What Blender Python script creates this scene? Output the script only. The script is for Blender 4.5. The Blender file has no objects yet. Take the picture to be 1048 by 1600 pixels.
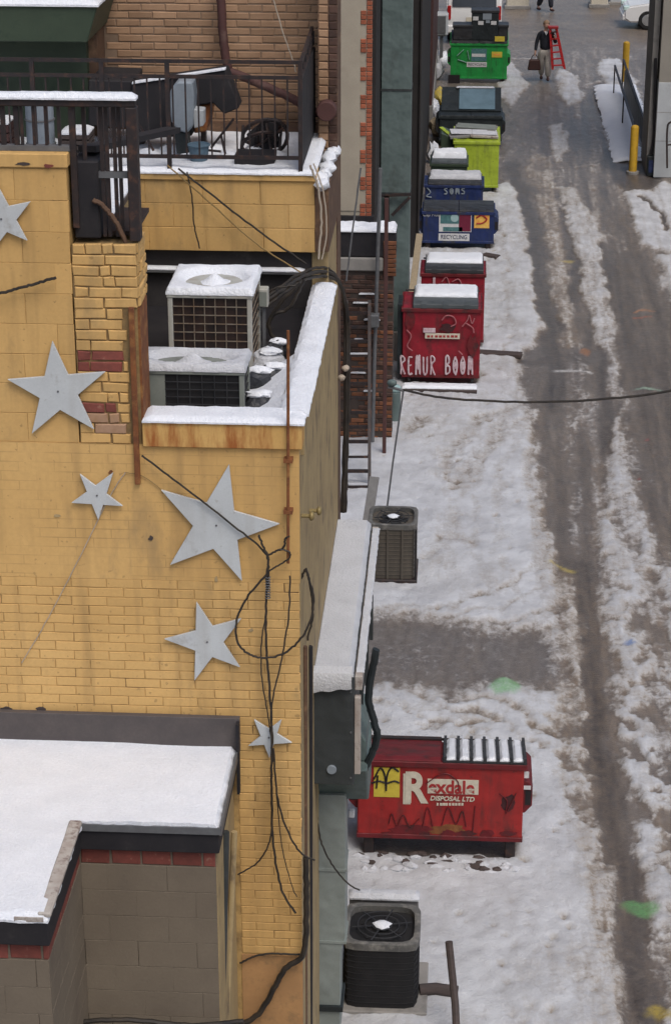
import bpy, bmesh, math, random
import numpy as np
from mathutils import Vector, Matrix
random.seed(7)
rng = np.random.RandomState(11)
PI = math.pi
S = bpy.context.scene
COL = S.collection
# ------------------------------------------------------------------ camera
F = 3300.0; CX, CY = 524.0, 800.0; CAMH = 11.88
th = math.atan(1338 / F); ps = math.atan(216 / math.hypot(F, 1338))
fw = Vector((-math.sin(ps) * math.cos(th), math.cos(ps) * math.cos(th), -math.sin(th)))
rt = Vector((math.cos(ps), math.sin(ps), 0)); up = rt.cross(fw)
cam = bpy.data.cameras.new('camera'); camo = bpy.data.objects.new('camera', cam); COL.objects.link(camo)
camo.matrix_world = Matrix(((rt.x, up.x, -fw.x, 0), (rt.y, up.y, -fw.y, 0), (rt.z, up.z, -fw.z, CAMH), (0, 0, 0, 1)))
cam.sensor_fit = 'HORIZONTAL'; cam.sensor_width = 36; cam.lens = 36 * F / 1048
cam.clip_start = 0.5; cam.clip_end = 1500
S.camera = camo
# ------------------------------------------------------------------ light: overcast winter day
EL, AZ = 58, 150
w = bpy.data.worlds.new('World'); S.world = w; w.use_nodes = True
nt = w.node_tree; bg = nt.nodes['Background']
sky = nt.nodes.new('ShaderNodeTexSky'); sky.sky_type = 'NISHITA'; sky.sun_disc = False
sky.sun_elevation = math.radians(EL); sky.sun_rotation = math.radians(AZ)
sky.air_density = 1.0; sky.dust_density = 4.0; sky.ozone_density = 1.0
nt.links.new(sky.outputs[0], bg.inputs[0]); bg.inputs[1].default_value = 0.115
sl = bpy.data.lights.new('sun', 'SUN'); so = bpy.data.objects.new('sun', sl); COL.objects.link(so)
sl.energy = 1.15; sl.angle = math.radians(30); sl.color = (1.0, 0.985, 0.955)
sd = Vector((math.sin(math.radians(AZ)) * math.cos(math.radians(EL)), math.cos(math.radians(AZ)) * math.cos(math.radians(EL)), math.sin(math.radians(EL))))
so.rotation_euler = sd.to_track_quat('Z', 'Y').to_euler()
S.view_settings.view_transform = 'Standard'; S.view_settings.look = 'None'
S.view_settings.exposure = 0.3; S.view_settings.gamma = 1.0; S.view_settings.use_curve_mapping = False
S.cycles.max_bounces = 6

# ------------------------------------------------------------------ surveying: a point of the photograph met with a plane of the place
def P(u, v, X=None, Y=None, Z=None):
    d = fw + rt * ((u - CX) / F) - up * ((v - CY) / F)
    if X is not None: t = X / d.x
    elif Y is not None: t = Y / d.y
    else: t = (Z - CAMH) / d.z
    return Vector((d.x * t, d.y * t, CAMH + d.z * t))

# ------------------------------------------------------------------ materials
def NN(m, t, **k):
    n = m.node_tree.nodes.new(t)
    for a, b in k.items(): setattr(n, a, b)
    return n
def col4(c): return (c[0], c[1], c[2], 1)
def mat(name, c, c2=None, rough=.75, sc=3.0, stretch=(1, 1, 1), fine=60., bump=.15, metal=0., dirt=None, damt=.45, dsc=5., dstretch=(1, 1, 1), rnd=0., spec=.3, bdist=.004):
    m = bpy.data.materials.new(name); m.use_nodes = True
    L = m.node_tree.links; b = m.node_tree.nodes['Principled BSDF']
    b.inputs['Roughness'].default_value = rough; b.inputs['Metallic'].default_value = metal
    b.inputs['Specular IOR Level'].default_value = spec
    g = NN(m, 'ShaderNodeNewGeometry')
    def noise(scale, st, det=6, r=.6):
        mp = NN(m, 'ShaderNodeMapping'); mp.inputs['Scale'].default_value = st
        L.new(g.outputs['Position'], mp.inputs['Vector'])
        n = NN(m, 'ShaderNodeTexNoise'); n.inputs['Scale'].default_value = scale; n.inputs['Detail'].default_value = det; n.inputs['Roughness'].default_value = r
        L.new(mp.outputs[0], n.inputs['Vector']); return n.outputs['Fac']
    def mapr(x, a, bb, lo=0., hi=1.):
        r = NN(m, 'ShaderNodeMapRange'); r.inputs[1].default_value = a; r.inputs[2].default_value = bb; r.inputs[3].default_value = lo; r.inputs[4].default_value = hi
        L.new(x, r.inputs[0]); return r.outputs[0]
    def mix(f, a, bb, mode='MIX'):
        r = NN(m, 'ShaderNodeMix', data_type='RGBA', blend_type=mode)
        for s, x in ((0, f), (6, a), (7, bb)):
            if isinstance(x, tuple): r.inputs[s].default_value = x
            elif isinstance(x, (int, float)): r.inputs[s].default_value = x
            else: L.new(x, r.inputs[s])
        return r.outputs[2]
    c2 = c2 or tuple(x * .78 for x in c)
    o = mix(mapr(noise(sc, stretch), .35, .65), col4(c), col4(c2))
    fn = noise(fine, (1, 1, 1), 4)
    o = mix(mapr(fn, .3, .7, 0, .35), o, col4(tuple(x * .72 for x in c)))
    if rnd:
        oi = NN(m, 'ShaderNodeObjectInfo')
        hs = NN(m, 'ShaderNodeHueSaturation'); L.new(o, hs.inputs['Color'])
        L.new(mapr(oi.outputs['Random'], 0, 1, 1 - rnd, 1 + rnd * .6), hs.inputs['Value'])
        o = hs.outputs[0]
    if dirt:
        o = mix(mapr(noise(dsc, dstretch, 8, .65), 1 - damt - .06, 1 - damt + .10), o, col4(dirt))
    L.new(o, b.inputs['Base Color'])
    bp = NN(m, 'ShaderNodeBump'); bp.inputs['Strength'].default_value = bump; bp.inputs['Distance'].default_value = bdist
    L.new(fn, bp.inputs['Height']); L.new(bp.outputs[0], b.inputs['Normal'])
    return m
M = {}
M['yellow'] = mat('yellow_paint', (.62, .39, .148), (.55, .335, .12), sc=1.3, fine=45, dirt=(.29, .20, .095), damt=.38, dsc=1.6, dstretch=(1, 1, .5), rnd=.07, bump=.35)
M['yellow_mortar'] = mat('yellow_mortar', (.50, .32, .12), (.40, .255, .10), sc=3, fine=60, bump=.3, dirt=(.10, .065, .035), damt=.44, dsc=2.6)
M['pil_mortar'] = mat('old_mortar', (.16, .105, .05), (.34, .22, .09), sc=9)
M['yellow_plaster'] = mat('yellow_plaster', (.62, .39, .148), (.55, .335, .12), sc=1.1, fine=35, dirt=(.31, .21, .10), damt=.40, dsc=2.2, dstretch=(1, 1, .35), bump=.25)
M['orange_plaster'] = mat('tan_plaster', (.42, .235, .10), (.34, .19, .085), sc=4, fine=40, dirt=(.22, .14, .07), damt=.42)
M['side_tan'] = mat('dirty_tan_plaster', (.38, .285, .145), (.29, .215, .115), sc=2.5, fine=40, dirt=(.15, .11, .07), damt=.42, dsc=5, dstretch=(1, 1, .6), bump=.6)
M['rusty_yellow'] = mat('rust_streaked_yellow', (.60, .37, .13), (.54, .32, .10), sc=3, dirt=(.30, .10, .025), damt=.47, dsc=7, dstretch=(1, 1, .18))
M['rust'] = mat('rust', (.23, .085, .03), (.12, .045, .022), sc=14, fine=90, dirt=(.30, .15, .05), damt=.42, dsc=9, rough=.85)
M['red_brick'] = mat('red_brick', (.22, .06, .045), (.14, .045, .035), sc=12, rnd=.22, dirt=(.30, .17, .12), damt=.33, dsc=20)
M['pink_brick'] = mat('bleached_brick', (.40, .25, .16), (.34, .20, .11), sc=12, rnd=.15)
M['orange_brick'] = mat('orange_brick', (.36, .11, .055), (.27, .08, .045), sc=12, rnd=.25)
M['brown_brick'] = mat('brown_brick', (.095, .05, .036), (.055, .034, .028), sc=9, rnd=.4, dirt=(.16, .11, .08), damt=.36, dsc=8)
M['rusty_brick'] = mat('rusty_brick', (.20, .078, .035), (.12, .05, .03), sc=9, rnd=.3)
M['tan_brick'] = mat('tan_brick', (.36, .225, .135), (.30, .18, .105), sc=5, rnd=.2)
M['tan_mortar'] = mat('tan_mortar', (.23, .16, .11), sc=10)
M['grey_mortar'] = mat('grey_mortar', (.165, .135, .10), sc=10)
M['dark_mortar'] = mat('dark_mortar', (.06, .045, .038), sc=10)
M['beige_block'] = mat('beige_block', (.175, .143, .105), (.14, .113, .084), sc=2, fine=50, rnd=.015, bump=.5, dirt=(.125, .10, .078), damt=.36, dsc=2)
M['beige_stucco'] = mat('beige_stucco', (.37, .325, .255), (.32, .28, .22), sc=2.2, dirt=(.25, .21, .16), damt=.36, dsc=1.4)
M['brown_brick_plain'] = mat('brown_pier_face', (.13, .075, .045), (.085, .05, .035), sc=6, stretch=(1, 1, 2.5), dirt=(.20, .12, .07), damt=.4, dsc=6)
M['black'] = mat('black_membrane', (.016, .015, .018), (.024, .022, .024), sc=5, rough=.75, dirt=(.04, .036, .036), damt=.33)
M['nook_dark'] = mat('dark_felt', (.036, .033, .034), (.05, .045, .045), sc=5, rough=.8, dirt=(.075, .07, .07), damt=.35)
M['flashing'] = mat('dark_flashing', (.075, .065, .064), (.10, .085, .08), sc=4, rough=.65)
M['black_metal'] = mat('black_iron', (.022, .020, .022), (.045, .028, .024), sc=14, rough=.55, dirt=(.09, .045, .03), damt=.38, dsc=14)
M['cable'] = mat('cable_rubber', (.02, .018, .017), (.05, .04, .03), sc=8, rough=.5)
M['pale_cable'] = mat('pale_cable', (.45, .38, .30), rough=.6)
M['tan_cable'] = mat('painted_cable', (.30, .20, .08), rough=.6)
M['galv'] = mat('galvanised_star', (.51, .535, .54), (.46, .48, .485), sc=5, fine=120, rough=.6, metal=.0, dirt=(.30, .29, .27), damt=.33, dsc=6)
M['duct_green'] = mat('grey_green_duct', (.125, .165, .16), (.10, .135, .13), sc=3, rough=.5, metal=.1, dirt=(.07, .085, .08), damt=.38, dsc=3, dstretch=(1, 1, .4))
M['riser_grey'] = mat('pale_grey_riser', (.225, .255, .24), (.19, .215, .205), sc=3, rough=.5, dirt=(.13, .145, .14), damt=.36, dsc=3, dstretch=(1, 1, .4))
M['duct_dark'] = mat('dark_duct', (.046, .052, .053), (.034, .039, .040), sc=3, rough=.5, dirt=(.025, .03, .032), damt=.4, dsc=3, dstretch=(1, 1, .4))
M['pale_trim'] = mat('pale_trim', (.45, .42, .38), (.30, .25, .22), sc=6, stretch=(1, 1, .4), dirt=(.12, .07, .06), damt=.42, dsc=8)
M['ac_beige'] = mat('ac_beige', (.42, .42, .38), (.35, .35, .32), sc=6, rough=.45, dirt=(.22, .19, .15), damt=.33)
M['ac_grey'] = mat('ac_grey', (.20, .215, .19), (.16, .175, .155), sc=6, rough=.5, dirt=(.1, .1, .09), damt=.36)
M['ring_grey'] = mat('worn_grey_ring', (.13, .125, .115), (.07, .07, .068), sc=9, rough=.6, dirt=(.22, .21, .19), damt=.42, dsc=8)
M['ac_black'] = mat('ac_black', (.012, .012, .013), (.018, .017, .018), sc=7, rough=.75)
M['coil'] = mat('ac_coil', (.018, .014, .014), (.045, .026, .02), sc=10, stretch=(1, 1, .5), rough=.5)
M['coil2'] = mat('ac_coil_tan', (.105, .09, .072), (.075, .066, .055), sc=6, rough=.5, stretch=(3, 3, .4))
M['grille_wire'] = mat('grille_wire', (.15, .10, .065), (.22, .20, .165), sc=14, rough=.5)
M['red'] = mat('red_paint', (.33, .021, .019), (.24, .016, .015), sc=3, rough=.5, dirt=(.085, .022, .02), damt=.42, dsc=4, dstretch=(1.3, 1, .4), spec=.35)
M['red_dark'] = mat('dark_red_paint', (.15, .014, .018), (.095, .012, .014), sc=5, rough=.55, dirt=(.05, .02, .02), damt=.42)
M['crimson'] = mat('crimson_paint', (.27, .012, .024), (.20, .011, .02), sc=3, rough=.5, dirt=(.09, .018, .02), damt=.42, dsc=4, dstretch=(1.3, 1, .4))
M['navy'] = mat('navy_paint', (.016, .030, .115), (.012, .022, .08), sc=3, rough=.5, dirt=(.03, .032, .045), damt=.42, dsc=4, dstretch=(1.3, 1, .4))
M['lime'] = mat('lime_paint', (.34, .43, .035), (.28, .36, .03), sc=3, rough=.45, dirt=(.17, .20, .04), damt=.40, dsc=5, dstretch=(1.3, 1, .4))
M['green'] = mat('green_paint', (.018, .30, .058), (.015, .23, .045), sc=3, rough=.45, dirt=(.02, .12, .035), damt=.40, dsc=4, dstretch=(1.3, 1, .4))
M['dark_green'] = mat('dark_green_paint', (.046, .066, .042), (.036, .052, .034), sc=4, rough=.5, dirt=(.02, .035, .025), damt=.36)
M['charcoal'] = mat('charcoal_paint', (.022, .028, .030), (.016, .020, .022), sc=4, rough=.5)
M['lid_black'] = mat('lid_black', (.024, .025, .028), (.04, .04, .042), sc=5, rough=.5)
M['lid_grey'] = mat('lid_grey', (.07, .08, .085), (.05, .058, .062), sc=4, rough=.5)
M['lid_blue'] = mat('lid_blue_grey', (.12, .19, .235), (.09, .145, .18), sc=4, rough=.5)
M['cream'] = mat('cream_print', (.60, .55, .44), (.50, .45, .36), sc=20, rough=.6)
M['white_print'] = mat('white_print', (.62, .62, .62), (.5, .5, .5), sc=20, rough=.6)
M['graffiti'] = mat('pale_spray', (.60, .50, .52), (.42, .25, .28), sc=12, rough=.7)
M['faint_graffiti'] = mat('faint_spray', (.36, .13, .14), (.3, .08, .09), sc=12, rough=.7)
M['yellow_sign'] = mat('yellow_sticker', (.62, .50, .06), (.5, .38, .05), sc=12, rough=.5)
M['red_print'] = mat('red_print', (.35, .03, .03), rough=.5)
M['teal_print'] = mat('teal_print', (.05, .13, .14), (.10, .22, .22), sc=20, rough=.5)
M['paleteal'] = mat('pale_teal_print', (.35, .5, .5), rough=.5)
M['maroon_print'] = mat('maroon_print', (.16, .015, .04), rough=.5)
M['orange_print'] = mat('orange_print', (.72, .28, .05), (.75, .5, .12), sc=9, rough=.5)
M['ink'] = mat('black_ink', (.02, .016, .018), rough=.6)
M['bollard'] = mat('bollard_yellow', (.60, .36, .03), (.48, .28, .03), sc=8, rough=.55, dirt=(.25, .16, .05), damt=.34)
M['concrete'] = mat('concrete', (.27, .255, .235), (.21, .20, .185), sc=4, fine=70, bump=.4, dirt=(.15, .14, .13), damt=.38)
M['pale_concrete'] = mat('pale_concrete', (.42, .44, .45), (.36, .375, .385), sc=3, dirt=(.28, .28, .28), damt=.35, dsc=2)
M['grey_render'] = mat('beige_grey_render', (.265, .245, .21), (.235, .215, .185), sc=2, dirt=(.17, .15, .13), damt=.34, dsc=1.5)
M['dark_wall'] = mat('dark_building', (.020, .018, .018), (.03, .026, .025), sc=2, rough=.8)
M['maroon_wall'] = mat('maroon_building', (.085, .038, .034), (.06, .03, .028), sc=3, dirt=(.13, .08, .065), damt=.36)
M['white_car'] = mat('white_car_paint', (.72, .72, .71), (.66, .66, .65), sc=2, rough=.3, spec=.5, bump=0)
M['glass'] = mat('car_glass', (.02, .025, .03), rough=.12, bump=0, spec=.6)
M['tyre'] = mat('tyre_rubber', (.018, .018, .018), rough=.8)
M['chrome'] = mat('chrome', (.6, .62, .62), rough=.25, metal=.8, bump=0)
M['lamp_red'] = mat('tail_lamp', (.4, .02, .02), rough=.25, bump=0)
M['lamp_clear'] = mat('head_lamp', (.55, .7, .66), rough=.15, bump=0)
M['skin'] = mat('skin', (.50, .30, .22), rough=.6, bump=0)
M['hair'] = mat('hair_brown', (.28, .18, .11), rough=.7)
M['sweater'] = mat('dark_sweater', (.018, .02, .028), (.028, .03, .04), sc=10, rough=.85)
M['trouser'] = mat('pale_trousers', (.44, .41, .37), (.36, .33, .30), sc=9, rough=.85)
M['shirt'] = mat('pale_collar', (.55, .55, .56), rough=.8)
M['leather'] = mat('brown_bag', (.055, .024, .02), (.04, .02, .018), sc=9, rough=.6)
M['red_plastic'] = mat('red_ladder', (.46, .022, .022), (.38, .02, .02), sc=9, rough=.4)
M['wood_grey'] = mat('grey_wood', (.22, .215, .21), (.17, .165, .16), sc=6, stretch=(4, 4, .5), rough=.8)
M['wood_dark'] = mat('dark_wet_wood', (.075, .055, .05), (.05, .04, .036), sc=6, stretch=(.5, 4, 4), rough=.7)
M['wood_pale'] = mat('pale_wood', (.34, .27, .18), (.26, .21, .14), sc=6, stretch=(4, 4, .5), rough=.8)
M['steel_grey'] = mat('grey_steel', (.15, .155, .16), (.11, .11, .115), sc=9, rough=.5, metal=.2)
M['bluegrey'] = mat('blue_grey_sheet', (.24, .275, .31), (.19, .22, .25), sc=5, rough=.5, dirt=(.12, .13, .14), damt=.35)
M['bucket'] = mat('blue_bucket', (.10, .16, .21), rough=.6)
M['bag'] = mat('dark_plastic_bag', (.04, .042, .05), (.025, .026, .03), sc=12, rough=.35, bump=.6, fine=25, bdist=.02)
M['brass'] = mat('dull_brass', (.30, .23, .10), rough=.5, metal=.3)
M['paintgreen'] = mat('green_marking', (.16, .40, .17), (.22, .42, .22), sc=12, rough=.8, dirt=(.30, .30, .28), damt=.42, dsc=14)
M['paintyellow'] = mat('yellow_marking', (.50, .38, .07), (.42, .33, .08), sc=12, rough=.8, dirt=(.25, .23, .2), damt=.42, dsc=14)
M['paintblue'] = mat('blue_marking', (.06, .16, .38), rough=.8, dirt=(.3, .3, .3), damt=.42, dsc=14)
M['paintred'] = mat('red_marking', (.34, .08, .08), rough=.8, dirt=(.2, .18, .17), damt=.45, dsc=14)
M['paintorange'] = mat('orange_marking', (.55, .22, .08), rough=.8, dirt=(.2, .18, .17), damt=.45, dsc=14)

def snow_mat(name, c, c2, dirt=None, damt=.35):
    m = mat(name, c, c2, rough=.65, sc=5, fine=55, bump=.7, bdist=.016, dirt=dirt, damt=damt, dsc=14)
    b = m.node_tree.nodes['Principled BSDF']
    return m
def courses(m, L_, H_, amt):
    nt_ = m.node_tree; b = nt_.nodes['Principled BSDF']; lk = nt_.links; src = b.inputs['Base Color'].links[0].from_socket
    g = NN(m, 'ShaderNodeNewGeometry'); sp = NN(m, 'ShaderNodeSeparateXYZ'); cb = NN(m, 'ShaderNodeCombineXYZ'); lk.new(g.outputs['Position'], sp.inputs[0])
    lk.new(sp.outputs[0], cb.inputs[0]); lk.new(sp.outputs[2], cb.inputs[1])
    br = NN(m, 'ShaderNodeTexBrick'); br.inputs['Scale'].default_value = 1; br.inputs['Mortar Size'].default_value = .004; br.inputs['Brick Width'].default_value = L_; br.inputs['Row Height'].default_value = H_; br.inputs['Mortar Smooth'].default_value = .4
    lk.new(cb.outputs[0], br.inputs['Vector'])
    n = NN(m, 'ShaderNodeTexNoise'); n.inputs['Scale'].default_value = 2.6; n.inputs['Detail'].default_value = 5; lk.new(g.outputs['Position'], n.inputs['Vector'])
    r = NN(m, 'ShaderNodeMapRange'); r.inputs[1].default_value = .42; r.inputs[2].default_value = .66; r.inputs[4].default_value = amt; lk.new(n.outputs['Fac'], r.inputs[0])
    mu = NN(m, 'ShaderNodeMath', operation='MULTIPLY'); lk.new(r.outputs[0], mu.inputs[0]); lk.new(br.outputs['Fac'], mu.inputs[1])
    mx = NN(m, 'ShaderNodeMix', data_type='RGBA'); lk.new(mu.outputs[0], mx.inputs[0]); lk.new(src, mx.inputs[6]); mx.inputs[7].default_value = (.24, .15, .06, 1); lk.new(mx.outputs[2], b.inputs['Base Color'])
courses(M['yellow_plaster'], .245, .0685, .55)
def drips(m, amt, c):
    nt_ = m.node_tree; b = nt_.nodes['Principled BSDF']; lk = nt_.links; src = b.inputs['Base Color'].links[0].from_socket
    g = NN(m, 'ShaderNodeNewGeometry'); mp = NN(m, 'ShaderNodeMapping'); mp.inputs['Scale'].default_value = (9, 9, .9); lk.new(g.outputs['Position'], mp.inputs[0])
    n = NN(m, 'ShaderNodeTexNoise'); n.inputs['Scale'].default_value = 1; n.inputs['Detail'].default_value = 5; lk.new(mp.outputs[0], n.inputs['Vector'])
    n2 = NN(m, 'ShaderNodeTexNoise'); n2.inputs['Scale'].default_value = 24; n2.inputs['Detail'].default_value = 5; lk.new(g.outputs['Position'], n2.inputs['Vector'])
    r = NN(m, 'ShaderNodeMapRange'); r.inputs[1].default_value = .50; r.inputs[2].default_value = .72; r.inputs[4].default_value = amt; lk.new(n.outputs['Fac'], r.inputs[0])
    r2 = NN(m, 'ShaderNodeMapRange'); r2.inputs[1].default_value = .66; r2.inputs[2].default_value = .70; r2.inputs[4].default_value = amt * 1.4; lk.new(n2.outputs['Fac'], r2.inputs[0])
    mx_ = NN(m, 'ShaderNodeMath', operation='MAXIMUM'); lk.new(r.outputs[0], mx_.inputs[0]); lk.new(r2.outputs[0], mx_.inputs[1])
    mx = NN(m, 'ShaderNodeMix', data_type='RGBA'); lk.new(mx_.outputs[0], mx.inputs[0]); lk.new(src, mx.inputs[6]); mx.inputs[7].default_value = c; lk.new(mx.outputs[2], b.inputs['Base Color'])
drips(M['yellow'], .38, (.22, .14, .06, 1)); drips(M['yellow_plaster'], .34, (.24, .15, .065, 1)); drips(M['galv'], .30, (.30, .28, .25, 1)); drips(M['ac_beige'], .4, (.22, .15, .09, 1)); drips(M['bollard'], .3, (.2, .13, .05, 1))
for k_ in ('red', 'crimson'): drips(M[k_], .45, (.07, .02, .018, 1))
for k_ in ('navy', 'green', 'lime'): drips(M[k_], .35, (.05, .055, .04, 1))
def dents(m, sc_, dist):
    nt_ = m.node_tree; b = nt_.nodes['Principled BSDF']; lk = nt_.links; old = b.inputs['Normal'].links[0].from_socket
    g = NN(m, 'ShaderNodeNewGeometry'); n = NN(m, 'ShaderNodeTexNoise'); n.inputs['Scale'].default_value = sc_; n.inputs['Detail'].default_value = 2; lk.new(g.outputs['Position'], n.inputs['Vector'])
    bp = NN(m, 'ShaderNodeBump'); bp.inputs['Strength'].default_value = .7; bp.inputs['Distance'].default_value = dist; lk.new(n.outputs['Fac'], bp.inputs['Height']); lk.new(old, bp.inputs['Normal']); lk.new(bp.outputs[0], b.inputs['Normal'])
for k_ in ('red', 'crimson', 'navy', 'lime', 'green', 'charcoal', 'duct_green', 'riser_grey', 'duct_dark', 'lid_grey', 'lid_black', 'red_dark'): dents(M[k_], 3.2, .06)
M['snow'] = snow_mat('snow', (.775, .795, .835), (.725, .75, .795))
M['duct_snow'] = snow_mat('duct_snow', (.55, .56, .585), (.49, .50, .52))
M['dirty_snow'] = snow_mat('dirty_snow', (.56, .57, .60), (.48, .49, .515), dirt=(.36, .355, .36), damt=.36)

# ------------------------------------------------------------------ mesh building
OFF = {}
class MB:
    def __init__(s): s.v = []; s.f = []
    def add(s, vs, fs):
        n = len(s.v); s.v += [tuple(x) for x in vs]; s.f += [tuple(i + n for i in f) for f in fs]; return s
    def box(s, x0, x1, y0, y1, z0, z1):
        return s.add([(x0, y0, z0), (x1, y0, z0), (x1, y1, z0), (x0, y1, z0), (x0, y0, z1), (x1, y0, z1), (x1, y1, z1), (x0, y1, z1)],
                     [(3, 2, 1, 0), (4, 5, 6, 7), (0, 1, 5, 4), (1, 2, 6, 5), (2, 3, 7, 6), (3, 0, 4, 7)])
    def beam(s, a, b, wx, wy, upv=(0, 0, 1)):
        a = Vector(a); b = Vector(b); d = (b - a).normalized(); u = Vector(upv)
        if abs(d.dot(u)) > .95: u = Vector((0, 1, 0))
        x = d.cross(u).normalized(); y = x.cross(d)
        vs = []
        for p in (a, b):
            for i, j in ((-1, -1), (1, -1), (1, 1), (-1, 1)): vs.append(p + x * (i * wx / 2) + y * (j * wy / 2))
        return s.add(vs, [(0, 1, 2, 3), (7, 6, 5, 4), (4, 5, 1, 0), (5, 6, 2, 1), (6, 7, 3, 2), (7, 4, 0, 3)])
    def cyl(s, a, b, r0, r1=None, n=14, cap=True):
        r1 = r0 if r1 is None else r1
        a = Vector(a); b = Vector(b); d = (b - a).normalized()
        u = Vector((0, 0, 1)) if abs(d.z) < .9 else Vector((1, 0, 0))
        x = d.cross(u).normalized(); y = d.cross(x)
        vs = []
        for p, r in ((a, r0), (b, r1)):
            for i in range(n):
                t = 2 * PI * i / n; vs.append(p + x * (r * math.cos(t)) + y * (r * math.sin(t)))
        fs = [(i, (i + 1) % n, n + (i + 1) % n, n + i) for i in range(n)]
        if cap: fs += [tuple(range(n))[::-1], tuple(range(n, 2 * n))]
        return s.add(vs, fs)
    def tube(s, pts, r, n=6, closed=False):
        pts = [Vector(p) for p in pts]; N = len(pts); vs = []
        prev = None
        for i, p in enumerate(pts):
            d = (pts[min(i + 1, N - 1)] - pts[max(i - 1, 0)]) if not closed else (pts[(i + 1) % N] - pts[i - 1])
            d = d.normalized() if d.length > 1e-9 else Vector((0, 0, 1))
            if prev is None:
                u = Vector((0, 1, 0)) if abs(d.y) < .9 else Vector((1, 0, 0)); x = d.cross(u).normalized()
            else:
                x = (prev - d * prev.dot(d)).normalized()
            prev = x; y = d.cross(x)
            for k in range(n):
                t = 2 * PI * k / n; vs.append(p + x * (r * math.cos(t)) + y * (r * math.sin(t)))
        fs = []
        for i in range(N if closed else N - 1):
            j = (i + 1) % N
            for k in range(n): fs.append((i * n + k, i * n + (k + 1) % n, j * n + (k + 1) % n, j * n + k))
        if not closed: fs += [tuple(range(n))[::-1], tuple(range((N - 1) * n, N * n))]
        return s.add(vs, fs)
    def prism(s, poly, axis, a, b):
        n = len(poly)
        def pt(p, h):
            return {'x': (h, p[0], p[1]), 'y': (p[0], h, p[1]), 'z': (p[0], p[1], h)}[axis]
        vs = [pt(p, a) for p in poly] + [pt(p, b) for p in poly]
        fs = [tuple(range(n))[::-1], tuple(range(n, 2 * n))] + [(i, (i + 1) % n, n + (i + 1) % n, n + i) for i in range(n)]
        return s.add(vs, fs)
    def lump(s, c, rx, ry, rz, seed=0, jit=.18, n=2):
        bm = bmesh.new(); bmesh.ops.create_icosphere(bm, subdivisions=n, radius=1)
        r = random.Random(seed)
        bm.verts.ensure_lookup_table()
        vs = [(c[0] + v.co.x * rx * (1 + r.uniform(-jit, jit)), c[1] + v.co.y * ry * (1 + r.uniform(-jit, jit)), c[2] + v.co.z * rz * (1 + r.uniform(-jit, jit))) for v in bm.verts]
        fs = [tuple(v.index for v in f.verts) for f in bm.faces]; bm.free()
        return s.add(vs, fs)
    def build(s, name, m, parent=None, bevel=0, smooth=False, seg=1):
        off = OFF.get(parent.name, Vector((0, 0, 0))) if parent else Vector((0, 0, 0))
        me = bpy.data.meshes.new(name)
        me.from_pydata([(x - off[0], y - off[1], z - off[2]) for x, y, z in s.v], [], s.f)
        bm = bmesh.new(); bm.from_mesh(me)
        bmesh.ops.recalc_face_normals(bm, faces=bm.faces)
        if bevel:
            es = [e for e in bm.edges if len(e.link_faces) == 2 and e.calc_face_angle() > .5]
            bmesh.ops.bevel(bm, geom=es, offset=bevel, segments=seg, affect='EDGES', clamp_overlap=True)
        bm.to_mesh(me); bm.free()
        if smooth:
            me.shade_smooth(); me.set_sharp_from_angle(angle=math.radians(40))
        me.materials.append(m)
        o = bpy.data.objects.new(name, me); COL.objects.link(o)
        if parent: o.parent = parent; OFF[o.name] = off
        return o
def thing(name, label, cat, loc=(0, 0, 0), group=None):
    o = bpy.data.objects.new(name, None); COL.objects.link(o); o.location = loc; o.empty_display_size = .2
    OFF[o.name] = Vector(loc); tag(o, label, cat, group); return o
def tag(o, label, cat, group=None, kind=None):
    o['label'] = label; o['category'] = cat
    if group: o['group'] = group
    if kind: o['kind'] = kind
    return o
def box(name, m, par, x0, x1, y0, y1, z0, z1, bevel=0.0): return MB().box(x0, x1, y0, y1, z0, z1).build(name, m, par, bevel)
def spline(pts, n=8):
    p = [Vector(q) for q in pts]; p = [p[0] * 2 - p[1]] + p + [p[-1] * 2 - p[-2]]; out = []
    for i in range(1, len(p) - 2):
        for k in range(n):
            t = k / n
            out.append(.5 * ((2 * p[i]) + (p[i + 1] - p[i - 1]) * t + (2 * p[i - 1] - 5 * p[i] + 4 * p[i + 1] - p[i + 2]) * t * t + (3 * p[i] - p[i - 1] - 3 * p[i + 1] + p[i + 2]) * t ** 3))
    out.append(p[-2]); return out
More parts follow.
